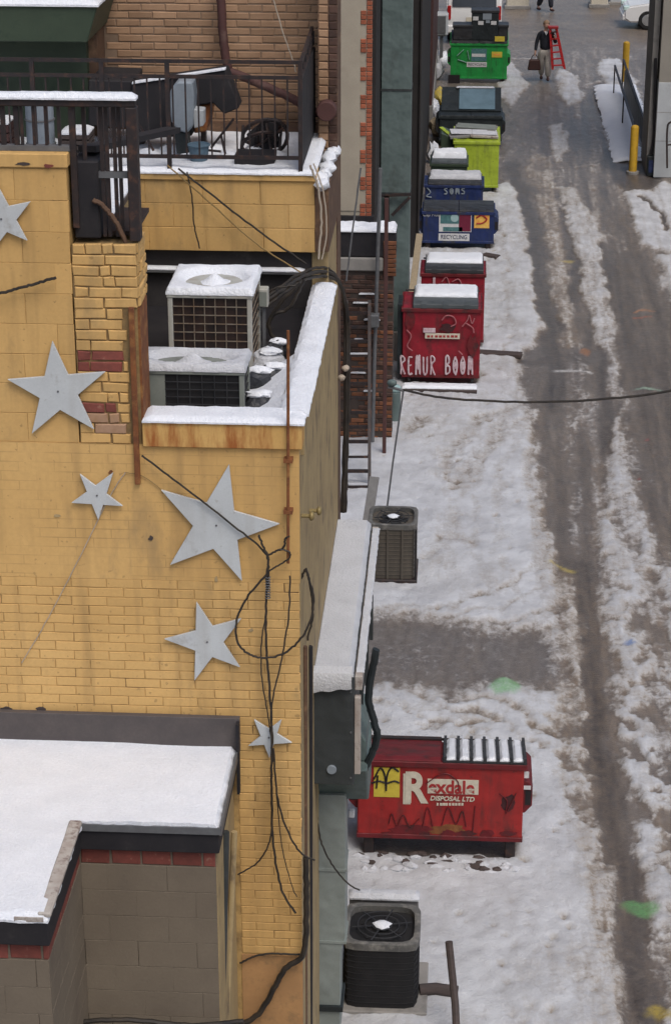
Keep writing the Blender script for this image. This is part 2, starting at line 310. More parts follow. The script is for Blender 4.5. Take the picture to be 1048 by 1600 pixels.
# value noise in numpy
_T = np.random.RandomState(3).rand(256, 256)
def vn(x, y):
    xi = np.floor(x).astype(int); yi = np.floor(y).astype(int); fx = x - xi; fy = y - yi
    fx = fx * fx * (3 - 2 * fx); fy = fy * fy * (3 - 2 * fy)
    a = _T[xi % 256, yi % 256]; b = _T[(xi + 1) % 256, yi % 256]; c = _T[xi % 256, (yi + 1) % 256]; d = _T[(xi + 1) % 256, (yi + 1) % 256]
    return (a * (1 - fx) + b * fx) * (1 - fy) + (c * (1 - fx) + d * fx) * fy
def fbm(x, y, o=4):
    s = 0; a = .5; t = 0
    for i in range(o): s = s + a * vn(x * 2 ** i + 17 * i, y * 2 ** i + 31 * i); t += a; a *= .55
    return s / t
def pad(name, m, par, x0, x1, y0, y1, zf, thk, r=.05, res=.035, edges=(1, 1, 1, 1), amp=.2, seed=0, wob=.008, freq=9.):
    """a blanket of snow on a (sloped) rectangle: rounded, wavy edges; edges = x0, x1, y0, y1 free or joined"""
    if not callable(zf): zz = zf; zf = lambda x, y: zz + 0 * x
    nx = max(4, int((x1 - x0) / res)); ny = max(4, int((y1 - y0) / res))
    gx, gy = np.meshgrid(np.linspace(0, 1, nx + 1), np.linspace(0, 1, ny + 1), indexing='ij')
    X = x0 + gx * (x1 - x0); Y = y0 + gy * (y1 - y0)
    d = np.full(X.shape, 9.)
    if edges[0]: d = np.minimum(d, X - x0)
    if edges[1]: d = np.minimum(d, x1 - X)
    if edges[2]: d = np.minimum(d, Y - y0)
    if edges[3]: d = np.minimum(d, y1 - Y)
    q = np.clip(d / r, 0, 1); prof = .25 + .75 * np.sqrt(1 - (1 - q) ** 2)
    nz = fbm(X * freq + seed * 7.3, Y * freq + seed * 3.1) - .5
    H = thk * prof * (1 + amp * 2 * nz) + zf(X, Y)
    wx = (fbm(Y * 22 + seed, X * 5 + 3) - .5) * 2 * wob; wy = (fbm(X * 22 + seed + 5, Y * 5) - .5) * 2 * wob
    X2 = X + np.where((gx == 0) | (gx == 1), wx, 0); Y2 = Y + np.where((gy == 0) | (gy == 1), wy, 0)
    b = MB(); N = (ny + 1)
    vs = np.stack([X2, Y2, H], -1).reshape(-1, 3).tolist()
    fs = [(i * N + j, (i + 1) * N + j, (i + 1) * N + j + 1, i * N + j + 1) for i in range(nx) for j in range(ny)]
    ring = [(i, 0) for i in range(nx)] + [(nx, j) for j in range(ny)] + [(i, ny) for i in range(nx, 0, -1)] + [(0, j) for j in range(ny, 0, -1)]
    base = len(vs)
    for i, j in ring: vs.append((X2[i, j], Y2[i, j], float(zf(X[i, j], Y[i, j])) - .004))
    R = len(ring)
    for k in range(R):
        k2 = (k + 1) % R; a = ring[k][0] * N + ring[k][1]; c = ring[k2][0] * N + ring[k2][1]
        fs.append((a, base + k, base + k2, c))
    b.add(vs, fs)
    return b.build(name, m, par, smooth=True)
# bricks, blocks: every piece an object, sharing a few meshes
BM = {}
def brick_mesh(L, H, m, var, ch=.006, jit=.003):
    key = (round(L, 2), round(H, 3), m.name, var)
    if key in BM: return BM[key]
    r = random.Random(hash(key[:2]) % 1000 + var * 13); l, h = key[0] / 2, key[1] / 2
    if abs(l * 2 - L) > .0001: l = L / 2
    def j(): return r.uniform(-jit, jit)
    D = .03
    o = [(-l + j(), 0, -h + j()), (l + j(), 0, -h + j()), (l + j(), 0, h + j()), (-l + j(), 0, h + j())]
    vs = [(x, D, z) for x, y, z in o] + [(x, ch, z) for x, y, z in o] + [(x * (1 - ch / l), j() * .6, z * (1 - ch / h)) for x, y, z in o]
    fs = []
    for k in range(2):
        for i in range(4):
            a = k * 4 + i; c = k * 4 + (i + 1) % 4; fs.append((a, c, c + 4, a + 4))
    fs.append((8, 9, 10, 11))
    me = bpy.data.meshes.new('brick'); me.from_pydata(vs, [], fs)
    bm = bmesh.new(); bm.from_mesh(me); bmesh.ops.recalc_face_normals(bm, faces=bm.faces); bm.to_mesh(me); bm.free()
    # normals must face -Y
    if me.polygons[-1].normal.y > 0: me.flip_normals()
    me.materials.append(m); BM[key] = me; return me
def lay(par, name, x0, x1, z0, z1, Y, L, H, gap, mats, skip=None, half=True, side=None, jy=.002, ch=.006, jit=.003, order=None):
    """courses of pieces on a face towards -Y (side=None) or towards +X (side=X, x runs along Y)"""
    off = OFF[par.name]; n = max(1, round((z1 - z0) / H)); hh = (z1 - z0) / n; cnt = 0
    for c in range(n):
        zc = z0 + (c + .5) * hh
        x = x0 - (L / 2 if (c % 2 and half) else 0) - (random.uniform(0, L * .1) if half else 0)
        while x < x1 - .02:
            if L == .215 and half and random.random() < .3: Lx = L * random.choice((.5, .35))
            else: Lx = L
            a, b = max(x, x0), min(x + Lx, x1); x += Lx
            if b - a < .035: continue
            xc = (a + b) / 2
            if skip and skip(xc, zc): continue
            m = mats(xc, zc) if callable(mats) else mats
            ln = round((b - a - gap) / .01) * .01
            me = brick_mesh(max(.02, ln), hh - gap, m, random.randrange(4), ch, jit)
            o = bpy.data.objects.new(name, me); COL.objects.link(o); o.parent = par
            dy = random.uniform(-jy, jy)
            if side is None: o.location = Vector((xc, Y + dy, zc)) - off
            else: o.location = Vector((side + dy, xc, zc)) - off; o.rotation_euler = (0, 0, PI / 2)
            cnt += 1
    return cnt
def text(s, name, m, par, loc, size, rot=(PI / 2, 0, 0), ext=.002, shear=0, offset=0, sx=1., label=None, spacing=1.):
    cu = bpy.data.curves.new(name, 'FONT'); cu.body = s; cu.size = size; cu.extrude = ext; cu.shear = shear; cu.offset = offset; cu.space_character = spacing
    cu.align_x = 'CENTER'; cu.align_y = 'CENTER'
    t = bpy.data.objects.new('lettering_curve', cu); COL.objects.link(t)
    dg = bpy.context.evaluated_depsgraph_get(); me = bpy.data.meshes.new_from_object(t.evaluated_get(dg))
    bpy.data.objects.remove(t); me.name = name; me.materials.clear(); me.materials.append(m)
    o = bpy.data.objects.new(name, me); COL.objects.link(o); o.parent = par
    o.location = Vector(loc) - OFF[par.name]; o.rotation_euler = rot; o.scale = (sx, 1, 1)
    return o

exec_parts = []
# ================================================================== GROUND
def ground():
    xs = np.arange(-4.2, 8.6, .045); ys = [14.0]
    while ys[-1] < 95: ys.append(ys[-1] + .0021 * ys[-1])
    ys = np.array(ys); X, Y = np.meshgrid(xs, ys, indexing='ij')
    wx = X + (fbm(X * 1.7, Y * .9, 4) - .5) * .42 + (fbm(X * 9, Y * 4 + 9, 3) - .5) * .10
    wy = Y + (fbm(X * 1.5 + 40, Y * .8, 4) - .5) * .9
    def W(pts): return np.array([[*P(u, v, Z=0)[:2]] for u, v in pts])
    def ss(x): x = np.clip(x, 0, 1); return x * x * (3 - 2 * x)
    def poly(pts, soft=.15):
        q = W(pts); ins = np.zeros(X.shape, bool); dm = np.full(X.shape, 1e9)
        for i in range(len(q)):
            (ax, ay), (bx, by) = q[i - 1], q[i]
            c = ((ay > wy) != (by > wy)) & (wx < (bx - ax) * (wy - ay) / (by - ay + 1e-12) + ax); ins ^= c
            dx, dy = bx - ax, by - ay; t = np.clip(((wx - ax) * dx + (wy - ay) * dy) / (dx * dx + dy * dy + 1e-9), 0, 1)
            dm = np.minimum(dm, np.hypot(wx - ax - t * dx, (wy - ay - t * dy) * .6))
        sg = np.where(ins, dm, -dm); return ss(sg / (2 * soft) + .5)
    def stroke(pts, wpx, soft=.1):
        q = W(pts); out = np.zeros(X.shape)
        if not hasattr(wpx, '__len__'): wpx = [wpx] * len(pts)
        for i in range(len(q) - 1):
            (ax, ay), (bx, by) = q[i], q[i + 1]
            s0 = .078 * (pts[i][1] + 538); s1 = .078 * (pts[i + 1][1] + 538)
            dx, dy = bx - ax, by - ay; t = np.clip(((wx - ax) * dx + (wy - ay) * dy) / (dx * dx + dy * dy + 1e-9), 0, 1)
            r = (wpx[i] / s0 * (1 - t) + wpx[i + 1] / s1 * t) / 2
            d = np.hypot(wx - ax - t * dx, (wy - ay - t * dy) * .8)
            out = np.maximum(out, ss((r - d) / (2 * soft) + .5))
        return out
    sn = np.full(X.shape, .32); dk = np.full(X.shape, .22); tn = np.full(X.shape, .65)
    def put(a, wgt, val): return a * (1 - wgt) + val * wgt
    # left bank of snow
    k = poly([(735, 300), (800, 285), (822, 330), (838, 400), (842, 470), (835, 540), (815, 575), (812, 620), (560, 640), (560, 400)], .12); sn = put(sn, k, .80); dk = put(dk, k, 0)
    k = poly([(440, 600), (818, 600), (826, 700), (852, 800), (868, 900), (862, 965), (800, 985), (700, 968), (440, 962)], .26); sn = put(sn, k, .93); dk = put(dk, k, 0)
    k = poly([(440, 1068), (585, 1066), (700, 1080), (860, 1075), (880, 1100), (897, 1200), (915, 1300), (928, 1400), (938, 1500), (952, 1650), (952, 1900), (300, 1900)], .18); sn = put(sn, k, .90); dk = put(dk, k, 0)
    # slush shoulder beside the left snow
    k = stroke([(840, 560), (850, 700), (872, 820), (888, 920), (890, 1000), (902, 1150), (925, 1300), (945, 1450), (965, 1650), (985, 1900)], [30, 50, 58, 66, 78, 78, 74, 74, 80, 84], .14); sn = put(sn, k * .95, .61); tn = put(tn, k, .95); dk = put(dk, k, 0)
    # right snow
    k = poly([(945, 690), (985, 735), (1022, 835), (1052, 900), (1130, 960), (1250, 1900), (1100, 1900), (1056, 1650), (1018, 1400), (985, 1200), (962, 1050), (945, 930), (935, 850), (940, 760)], .30); sn = put(sn, k, .78); dk = put(dk, k, .0)
    k = poly([(1090, 880), (1400, 900), (1500, 1900), (1200, 1900)], .3); sn = put(sn, k, .45)
    k = stroke([(880, 300), (905, 345), (922, 420), (938, 500), (953, 560), (962, 640), (968, 730)], [38, 52, 52, 48, 40, 34, 40], .12); sn = put(sn, k, .66); dk = put(dk, k, 0.05)
    k = poly([(978, 300), (1020, 288), (1120, 285), (1140, 400), (1050, 392), (1008, 385)], .12); sn = put(sn, k, .82); dk = put(dk, k, 0)
    k = poly([(1018, 402), (1060, 395), (1200, 400), (1220, 520), (1060, 490), (1030, 465)], .12); sn = put(sn, k, .84); dk = put(dk, k, 0)
    k = stroke([(1008, 305), (1022, 330), (1040, 362)], 7, .03); sn = put(sn, k, .2); dk = put(dk, k, .7)
    # far patches
    for pl in ([(772, 98), (800, 98), (824, 130), (800, 168), (780, 150)], [(868, 105), (900, 118), (912, 150), (888, 168), (870, 142)], [(862, 195), (882, 190), (890, 228), (876, 252), (858, 238)],
               [(938, 95), (968, 93), (990, 130), (1006, 170), (1000, 215), (950, 232), (942, 200), (948, 150)]):
        k = poly(pl, .10); sn = put(sn, k, .92 if pl[0][0] == 938 else .74); dk = put(dk, k, 0)
    for a, b, wd in (((828, 43), (890, 43), 4), ((788, 92), (850, 92), 5), ((930, 92), (1016, 92), 5), ((918, 131), (962, 120), 7), ((985, 36), (1030, 34), 5), ((840, 245), (900, 247), 4), ((850, 180), (905, 183), 4), ((900, 262), (950, 258), 4)):
        k = stroke([a, b], wd, .05); sn = put(sn, k * .8, .66); dk = put(dk, k, 0)
    # bare wedge of asphalt
    k = poly([(440, 964), (585, 963), (700, 976), (800, 990), (862, 1000), (872, 1046), (842, 1072), (765, 1082), (680, 1076), (585, 1066), (440, 1066)], .28); sn = put(sn, k, .27); dk = put(dk, k, .12); tn = put(tn, k, .15)
    # wheel tracks
    k = poly([(815, 545), (948, 545), (957, 640), (946, 720), (936, 850), (926, 905), (885, 905), (858, 800), (832, 690), (818, 620)], .16); sn = put(sn, k, .26); dk = put(dk, k, .30); tn = put(tn, k, .5)
    k = poly([(948, 392), (1010, 395), (1075, 500), (1100, 700), (1100, 880), (1046, 860), (1018, 795), (985, 700), (966, 610), (958, 500)], .22); sn = put(sn, k, .18); dk = put(dk, k, .45)
    tr = lambda pts, wd, dv, sv=.1, soft=.08: stroke(pts, wd, soft)
    for pts, wd, dv in (([(798, 255), (818, 310), (840, 400), (856, 470), (866, 560), (872, 640)], [22, 24, 26, 28, 30, 30], .85),
                        ([(868, 300), (884, 370), (898, 440), (914, 520), (935, 590), (945, 640), (940, 700)], [14, 18, 20, 24, 26, 24, 22], .8),
                        ([(940, 380), (962, 440), (985, 520), (1010, 620)], [22, 26, 30, 34], .7),
                        ([(900, 880), (912, 980), (928, 1100), (945, 1220), (962, 1330), (980, 1430), (998, 1520), (1018, 1640), (1050, 1900)], [38, 36, 36, 40, 44, 46, 50, 56, 66], .72),
                        ([(830, 565), (930, 560)], [30, 34], .8)):
        k = stroke(pts, wd, .09); sn = put(sn, k * .94, .16); dk = put(dk, k, dv * .8)
    k = stroke([(842, 245), (862, 350), (877, 450), (888, 545)], [34, 30, 22, 14], .1); tn = put(tn, k, 1.0); sn = put(sn, k, .42); dk = put(dk, k, .05)
    k = stroke([(700, 720), (696, 800), (700, 880), (720, 940)], [50, 46, 46, 40], .2); sn = put(sn, k * (.4 + .6 * fbm(X * 4, Y * 2, 3)), .66); tn = put(tn, k, .6)
    k = poly([(600, 610), (812, 612), (815, 650), (700, 720), (640, 700), (600, 720)], .3); sn = put(sn, k * .7, .70)
    for pts, wd in (([(590, 955), (700, 950), (770, 925), (850, 890)], 9), ([(640, 962), (760, 955), (845, 925)], 10), ([(700, 972), (800, 970), (868, 950)], 12), ([(590, 1090), (680, 1120), (760, 1135)], 8), ([(620, 1075), (720, 1105), (800, 1140), (850, 1180)], 10), ([(700, 1085), (800, 1110), (870, 1160)], 10), ([(640, 680), (660, 655)], 26)):
        k = stroke(pts, wd, .05) * (.3 + .7 * fbm(X * 5, Y * 4 + 2, 3)); sn = put(sn, k * .9, .34)
    for pts, wd, vv in (([(815, 622), (770, 690), (745, 770), (742, 860), (770, 930)], 16, .66), ([(835, 640), (800, 700), (782, 780), (785, 870), (815, 945)], 14, .70), ([(838, 700), (842, 800), (850, 900), (868, 985)], 12, .6), ([(905, 1110), (898, 1250), (890, 1400), (895, 1600)], 14, .74), ([(1010, 900), (1030, 1050), (1062, 1250), (1100, 1500)], 34, .45), ([(975, 780), (1000, 900), (1020, 1000)], 26, .5), ([(760, 300), (790, 400), (795, 520)], 12, .62), ([(865, 560), (868, 700), (880, 860)], 22, .10), ([(905, 560), (900, 700), (902, 860)], 14, .40)):
        k = stroke(pts, wd, .07); sn = put(sn, k * .8, vv); tn = put(tn, k, .5)
    # scraped tyre marks in the snow
    for pts in ([(690, 745), (718, 695), (755, 660), (818, 632)], [(705, 770), (735, 720), (775, 675), (828, 650)], [(720, 785), (752, 715), (800, 672)], [(690, 850), (745, 858)]):
        k = stroke(pts, 20, .09) * (.35 + .65 * fbm(X * 7, Y * 3.2 + 5, 3)); sn = put(sn, k * .75, .45); tn = put(tn, k, .6)
    # wet ring round the bollard
    c = P(985, 258, Z=0); k = ss((1.05 - np.hypot((X - c.x) * 1.3, (Y - c.y) * .32)) / .3); sn = put(sn, k, .15); dk = put(dk, k, .75)
    # ruts: streaks that follow the wheel lane
    ln = [P(u, v, Z=0) for u, v in ((1060, 2100), (1020, 1650), (978, 1400), (945, 1200), (922, 1000), (905, 850), (903, 700), (900, 560), (885, 420), (872, 300), (866, 150), (864, 60), (862, 5))]
    xc = np.interp(Y, [q.y for q in ln], [q.x for q in ln]); dl = X - xc
    s1 = fbm(dl * 4.6 + .35 * wx, Y * .20, 3) - .5; s2 = fbm(dl * 13 + 7, Y * .42 + 3, 3) - .5; s3 = fbm(dl * 3.2 + 2, Y * .7 + 9, 4) - .5
    lane = ss((dl + .75) / .4) * ss((72 - Y) / 5); lk_ = np.clip(1 - sn / .75, 0, 1)
    dk = np.clip(dk + lane * lk_ * (s1 * 1.5 + s2 * 1.0 + s3 * .5), 0, 1); sn = sn - lane * (s1 * .28 + s2 * .26 + s3 * .30)
    tn = np.clip(tn + s3 * .8, 0, 1)
    far = ss((Y - 69) / 4.); sn = put(sn, far, .24 + .35 * (fbm(X * .7, Y * 2.2, 4) - .5)); tn = put(tn, far, 1.25); dk = put(dk, far, .25 + 1.0 * (fbm(X * .5 + 9, Y * 1.6, 4) - .5))
    # lumpy mottling near the red dumpster, between the tracks, and footprints
    mott = ss((23.5 - Y) / 1.2) * ss((Y - 19.5) / 1.5) * ss((X + 1.5) / .5)
    mott = mott * ss((Y - 20.1) / .6) + ss((X - 1.75) / .5) * ss((30 - Y) / 5) * .9
    sn = sn - mott * .34 * ss((fbm(X * 5.5 + Y * 1.5, Y * 3.6 - X * 1.2 + 60, 4) - .46) * 5)
    rs = np.random.RandomState(5); foot = np.zeros(X.shape)
    spots = []
    for i in range(60): spots.append((rs.uniform(-.1, 1.35), rs.uniform(15.2, 18.5) if i % 3 else rs.uniform(15, 20.5)))
    for i in range(85): spots.append((rs.uniform(1.3, 4.5), rs.uniform(16, 34)))
    for i in range(70): spots.append((rs.uniform(-1.3, 1.0), rs.uniform(24.5, 38)))
    for i in range(40): spots.append((rs.uniform(.5, 1.1), rs.uniform(36, 49)))
    for (a, b) in spots:
        i0, i1 = np.searchsorted(xs, [a - .4, a + .4]); j0, j1 = np.searchsorted(ys, [b - .5, b + .5])
        if i1 <= i0 or j1 <= j0: continue
        t = rs.uniform(-.5, .5); dx = X[i0:i1, j0:j1] - a; dy = Y[i0:i1, j0:j1] - b
        p = dx * math.cos(t) + dy * math.sin(t); q = -dx * math.sin(t) + dy * math.cos(t)
        foot[i0:i1, j0:j1] = np.maximum(foot[i0:i1, j0:j1], rs.uniform(.4, 1) * np.exp(-(p / .035) ** 2 - (q / .06) ** 2))
    sn = sn - foot * .5
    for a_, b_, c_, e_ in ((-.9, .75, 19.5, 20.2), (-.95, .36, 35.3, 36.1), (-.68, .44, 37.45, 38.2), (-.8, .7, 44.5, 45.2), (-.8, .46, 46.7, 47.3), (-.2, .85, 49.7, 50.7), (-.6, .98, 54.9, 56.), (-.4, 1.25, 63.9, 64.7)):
        k = ss((np.minimum(np.minimum(X - a_, b_ - X), np.minimum(Y - c_, e_ - Y)) + .08) / .2); sn = put(sn, k, .2); dk = put(dk, k, .7)  # bare sheltered ground, darkened as painted contact shade below the dumpsters
    n1 = fbm(X * 3.1, Y * 1.7, 5); n2 = fbm(X * 14, Y * 8, 4)
    edge = np.clip(1 - np.abs(sn - .5) / .38, 0, 1)
    sn = sn + (fbm(X * 1.1 + 70, Y * .8, 4) - .55) * .35 * ss((sn - .6) * 4)
    cov = np.clip(sn + ((n1 - .5) * .34 + (n2 - .5) * .42) * (.25 + .75 * edge), 0, 1)
    Z = .055 * ss((cov - .3) * 2.0) + .045 * (n2 - .5) * ss(cov * 1.6) + .035 * (n1 - .5) + .03 * s2 * lane - foot * .025 - .018 * dk
    spot_rgba = np.zeros(X.shape + (4,)); cov0 = cov  # soft coloured spots blended over the ground colour
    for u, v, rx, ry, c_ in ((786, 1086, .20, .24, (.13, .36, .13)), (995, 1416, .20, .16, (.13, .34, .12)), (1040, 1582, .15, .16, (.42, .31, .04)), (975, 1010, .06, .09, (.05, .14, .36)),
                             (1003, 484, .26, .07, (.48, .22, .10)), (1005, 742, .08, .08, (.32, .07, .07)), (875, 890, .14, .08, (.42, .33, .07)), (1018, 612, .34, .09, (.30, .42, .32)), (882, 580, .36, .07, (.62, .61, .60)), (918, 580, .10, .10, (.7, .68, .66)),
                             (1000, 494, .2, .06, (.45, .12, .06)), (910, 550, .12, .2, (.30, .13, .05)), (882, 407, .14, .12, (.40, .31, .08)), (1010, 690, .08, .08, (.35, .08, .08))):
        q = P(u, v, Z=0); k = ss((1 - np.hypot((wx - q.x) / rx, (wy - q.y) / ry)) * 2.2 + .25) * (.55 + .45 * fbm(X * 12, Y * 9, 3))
        for i in range(3): spot_rgba[..., i] = np.where(k > spot_rgba[..., 3], c_[i], spot_rgba[..., i])
        spot_rgba[..., 3] = np.maximum(spot_rgba[..., 3], k)
    # the snow creeps up to the walls and lies level below the standing things
    nx, ny = X.shape
    me = bpy.data.meshes.new('ground')
    vs = np.stack([X, Y, Z], -1).reshape(-1, 3)
    ii, jj = np.meshgrid(np.arange(nx - 1), np.arange(ny - 1), indexing='ij'); a = (ii * ny + jj).ravel()
    fc = np.stack([a, a + ny, a + ny + 1, a + 1], -1)
    me.vertices.add(len(vs)); me.vertices.foreach_set('co', vs.ravel())
    me.loops.add(fc.size); me.loops.foreach_set('vertex_index', fc.ravel().astype(np.int32))
    me.polygons.add(len(fc)); me.polygons.foreach_set('loop_start', np.arange(0, fc.size, 4, dtype=np.int32))
    me.update(calc_edges=True); me.shade_smooth()
    for nme, arr in (('snow', cov), ('wet', np.clip(dk, 0, 1)), ('sand', np.clip(tn, 0, 1.3))):  # wet also carries the contact shade painted below the dumpsters
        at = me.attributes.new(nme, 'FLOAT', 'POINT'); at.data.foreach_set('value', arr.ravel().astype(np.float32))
    at = me.attributes.new('ground_spots', 'FLOAT_COLOR', 'POINT'); at.data.foreach_set('color', spot_rgba.reshape(-1).astype(np.float32))
    m = bpy.data.materials.new('alley_ground'); m.use_nodes = True; L = m.node_tree.links; b = m.node_tree.nodes['Principled BSDF']
    g = NN(m, 'ShaderNodeNewGeometry')
    def at(n): x = NN(m, 'ShaderNodeAttribute'); x.attribute_name = n; return x.outputs['Fac']
    def noise(s, d=6, st=(1, 1, 1)):
        mp = NN(m, 'ShaderNodeMapping'); mp.inputs['Scale'].default_value = st; L.new(g.outputs['Position'], mp.inputs[0])
        n = NN(m, 'ShaderNodeTexNoise'); n.inputs['Scale'].default_value = s; n.inputs['Detail'].default_value = d; n.inputs['Roughness'].default_value = .65; L.new(mp.outputs[0], n.inputs['Vector']); return n.outputs['Fac']
    def mth(op, a, c):
        n = NN(m, 'ShaderNodeMath', operation=op)
        for k, x in ((0, a), (1, c)):
            if isinstance(x, (int, float)): n.inputs[k].default_value = x
            else: L.new(x, n.inputs[k])
        return n.outputs[0]
    def mapr(x, a, bb, lo=0., hi=1.):
        r = NN(m, 'ShaderNodeMapRange'); r.inputs[1].default_value = a; r.inputs[2].default_value = bb; r.inputs[3].default_value = lo; r.inputs[4].default_value = hi; L.new(x, r.inputs[0]); return r.outputs[0]
    def mix(f, a, bb):
        r = NN(m, 'ShaderNodeMix', data_type='RGBA')
        for s, x in ((0, f), (6, a), (7, bb)):
            if isinstance(x, (tuple, float)): r.inputs[s].default_value = x
            else: L.new(x, r.inputs[s])
        return r.outputs[2]
    fine = noise(30, 6); mid = noise(8, 8); big = noise(1.6, 5); lon = noise(5, 6, (2.2, .35, 1))
    edg = mapr(mth('ABSOLUTE', mth('SUBTRACT', at('snow'), .5), 0), .12, .42, 1.0, .3)
    cv = mth('ADD', at('snow'), mth('MULTIPLY', edg, mth('ADD', mapr(noise(22, 7), .3, .7, -.13, .13), mapr(mid, .3, .7, -.12, .12))))
    cv = mth('ADD', cv, mapr(lon, .3, .7, -.09, .09))
    slush = mix(at('sand'), (.165, .150, .140, 1), (.215, .165, .120, 1))
    slush = mix(mapr(lon, .35, .68, 0, .75), slush, (.095, .083, .078, 1))
    slush = mix(mapr(mid, .5, .75, 0, .5), slush, (.26, .245, .235, 1))
    wet_shade = mth('MULTIPLY', at('wet'), mapr(mid, .3, .7, .5, 1.15))
    c = mix(wet_shade, slush, (.050, .042, .038, 1))
    c = mix(mapr(cv, .33, .56, 0, 1), c, mix(at('sand'), (.32, .31, .305, 1), (.35, .32, .285, 1)))
    sw = mix(mapr(big, .35, .65, 0, 1), (.525, .535, .555, 1), (.39, .392, .405, 1))
    c = mix(mapr(cv, .52, .84, 0, 1), c, sw)
    speck = mth('MULTIPLY', mapr(noise(17, 4), .61, .70), mapr(noise(1.1, 4), .45, .65, 0, .5))
    c = mix(speck, c, (.20, .18, .17, 1))
    mk = NN(m, 'ShaderNodeAttribute'); mk.attribute_name = 'ground_spots'
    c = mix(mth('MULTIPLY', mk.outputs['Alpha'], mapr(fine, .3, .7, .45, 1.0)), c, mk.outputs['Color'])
    L.new(c, b.inputs['Base Color'])
    rr = mapr(cv, .3, .6, .30, .75); L.new(rr, b.inputs['Roughness']); b.inputs['Specular IOR Level'].default_value = .35
    bp = NN(m, 'ShaderNodeBump'); bp.inputs['Strength'].default_value = .6; bp.inputs['Distance'].default_value = .025
    L.new(mth('ADD', fine, mid), bp.inputs['Height']); L.new(bp.outputs[0], b.inputs['Normal'])
    me.materials.append(m)
    o = bpy.data.objects.new('alley_ground', me); COL.objects.link(o); tag(o, 'alley ground of patchy snow, brown slush and wet wheel tracks', 'ground', kind='structure')
    # the same street surface on to the horizon
    far = MB().box(-900, 900, -500, 1400, -.5, -.06).build('street_ground', mat('far_slush', (.17, .15, .135), (.26, .24, .23), sc=.6, fine=12))
    tag(far, 'slushy ground running on beyond the alley', 'ground', kind='structure')
ground()
# ================================================================== YELLOW BUILDING
YW = 13.16
yb = thing('yellow_building', 'yellow painted brick building with stars, a snowy roof nook and an upper terrace', 'building', (-2.5, 15.5, 0))
box('wall', M['yellow_mortar'], yb, -6, -1.055, YW + .005, 17.6, -.1, 6.93)
box('plaster', M['yellow_plaster'], yb, -6, -1.042, YW, YW + .05, 6.0, 6.99)
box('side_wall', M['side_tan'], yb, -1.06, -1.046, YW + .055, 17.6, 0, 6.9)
box('plaster', M['orange_plaster'], yb, -1.49, -1.042, YW - .002, YW + .05, 0, 2.99)
def ybmat(x, z):
    return M['yellow']
lay(yb, 'brick', -3.35, -1.042, 4.96, 6.0, YW, .245, .0685, .0055, ybmat, jy=.0012, ch=.003, jit=.0022)
lay(yb, 'brick', -1.49, -1.042, 3.0, 4.96, YW, .245, .0685, .0055, ybmat, jy=.0012, ch=.003, jit=.0022)
# upper left wall of painted blocks
box('wall', M['yellow_mortar'], yb, -6, -2.52, YW + .009, 13.45, 6.9, 8.86)
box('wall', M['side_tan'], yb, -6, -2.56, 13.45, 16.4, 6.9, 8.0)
lay(yb, 'block', -3.75, -2.515, 6.99, 8.85, YW + .004, .46, .2067, .0028, M['yellow'], jy=.0004, ch=.002, jit=.001)
box('coping', M['yellow'], yb, -6, -2.505, YW - .012, 13.42, 8.86, 8.95, .006)
box('terrace_floor', M['flashing'], yb, -6, -2.56, 13.45, 16.4, 8.0, 8.04)
pad('snow', M['snow'], yb, -6, -2.57, 13.5, 16.38, 8.04, .05, seed=71, res=.06)
# brick pilaster
box('pilaster', M['pil_mortar'], yb, -2.51, -2.095, YW + .012, 13.55, 6.92, 8.34)
def pmat(x, z):
    d = [(-2.19, 7.93), (-2.42, 7.62), (-2.36, 7.53), (-2.35, 7.23), (-2.45, 7.63)]
    for a, b in d[:4]:
        if abs(x - a) < .12 and abs(z - b) < .036: return M['red_brick']
    if abs(x - (-2.33)) < .12 and 7.08 < z < 7.24: return M['pink_brick']
    return M['yellow']
lay(yb, 'brick', -2.51, -2.165, 6.99, 7.93, YW, .215, .072, .0085, pmat, jy=.004, ch=.006, jit=.0045)
lay(yb, 'brick', -2.51, -2.085, 7.93, 8.365, YW, .215, .072, .0085, pmat, jy=.004, ch=.006, jit=.0045)
lay(yb, 'brick', 13.2, 13.55, 7.93, 8.365, 0, .215, .072, .011, pmat, jy=.004, ch=.010, jit=.006, side=-2.078)
box('rust_plate', M['rust'], yb, -2.165, -2.08, YW + .02, 13.5, 6.99, 7.93)
# parapet of the roof nook
box('parapet', M['rusty_yellow'], yb, -2.085, -1.02, YW - .03, 13.36, 6.985, 7.165, .006)
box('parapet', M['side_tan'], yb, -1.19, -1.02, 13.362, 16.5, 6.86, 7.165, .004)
pad('snow', M['snow'], yb, -2.085, -1.0, YW - .045, 13.37, 7.165, .032, r=.03, seed=2, edges=(1, 1, 1, 0))
pad('snow', M['snow'], yb, -1.185, -.985, 13.30, 16.45, 7.165, .045, r=.04, seed=4, edges=(1, 1, 0, 1))
box('roof', M['black'], yb, -2.55, -1.19, 13.36, 16.5, 6.93, 6.96)
pad('snow', M['snow'], yb, -2.5, -1.185, 13.37, 14.75, lambda x, y: 6.96 + .16 * np.clip((x + 1.5) / .31, 0, 1) ** 1.4, .03, r=.03, seed=8, edges=(1, 0, 0, 1), amp=.4)
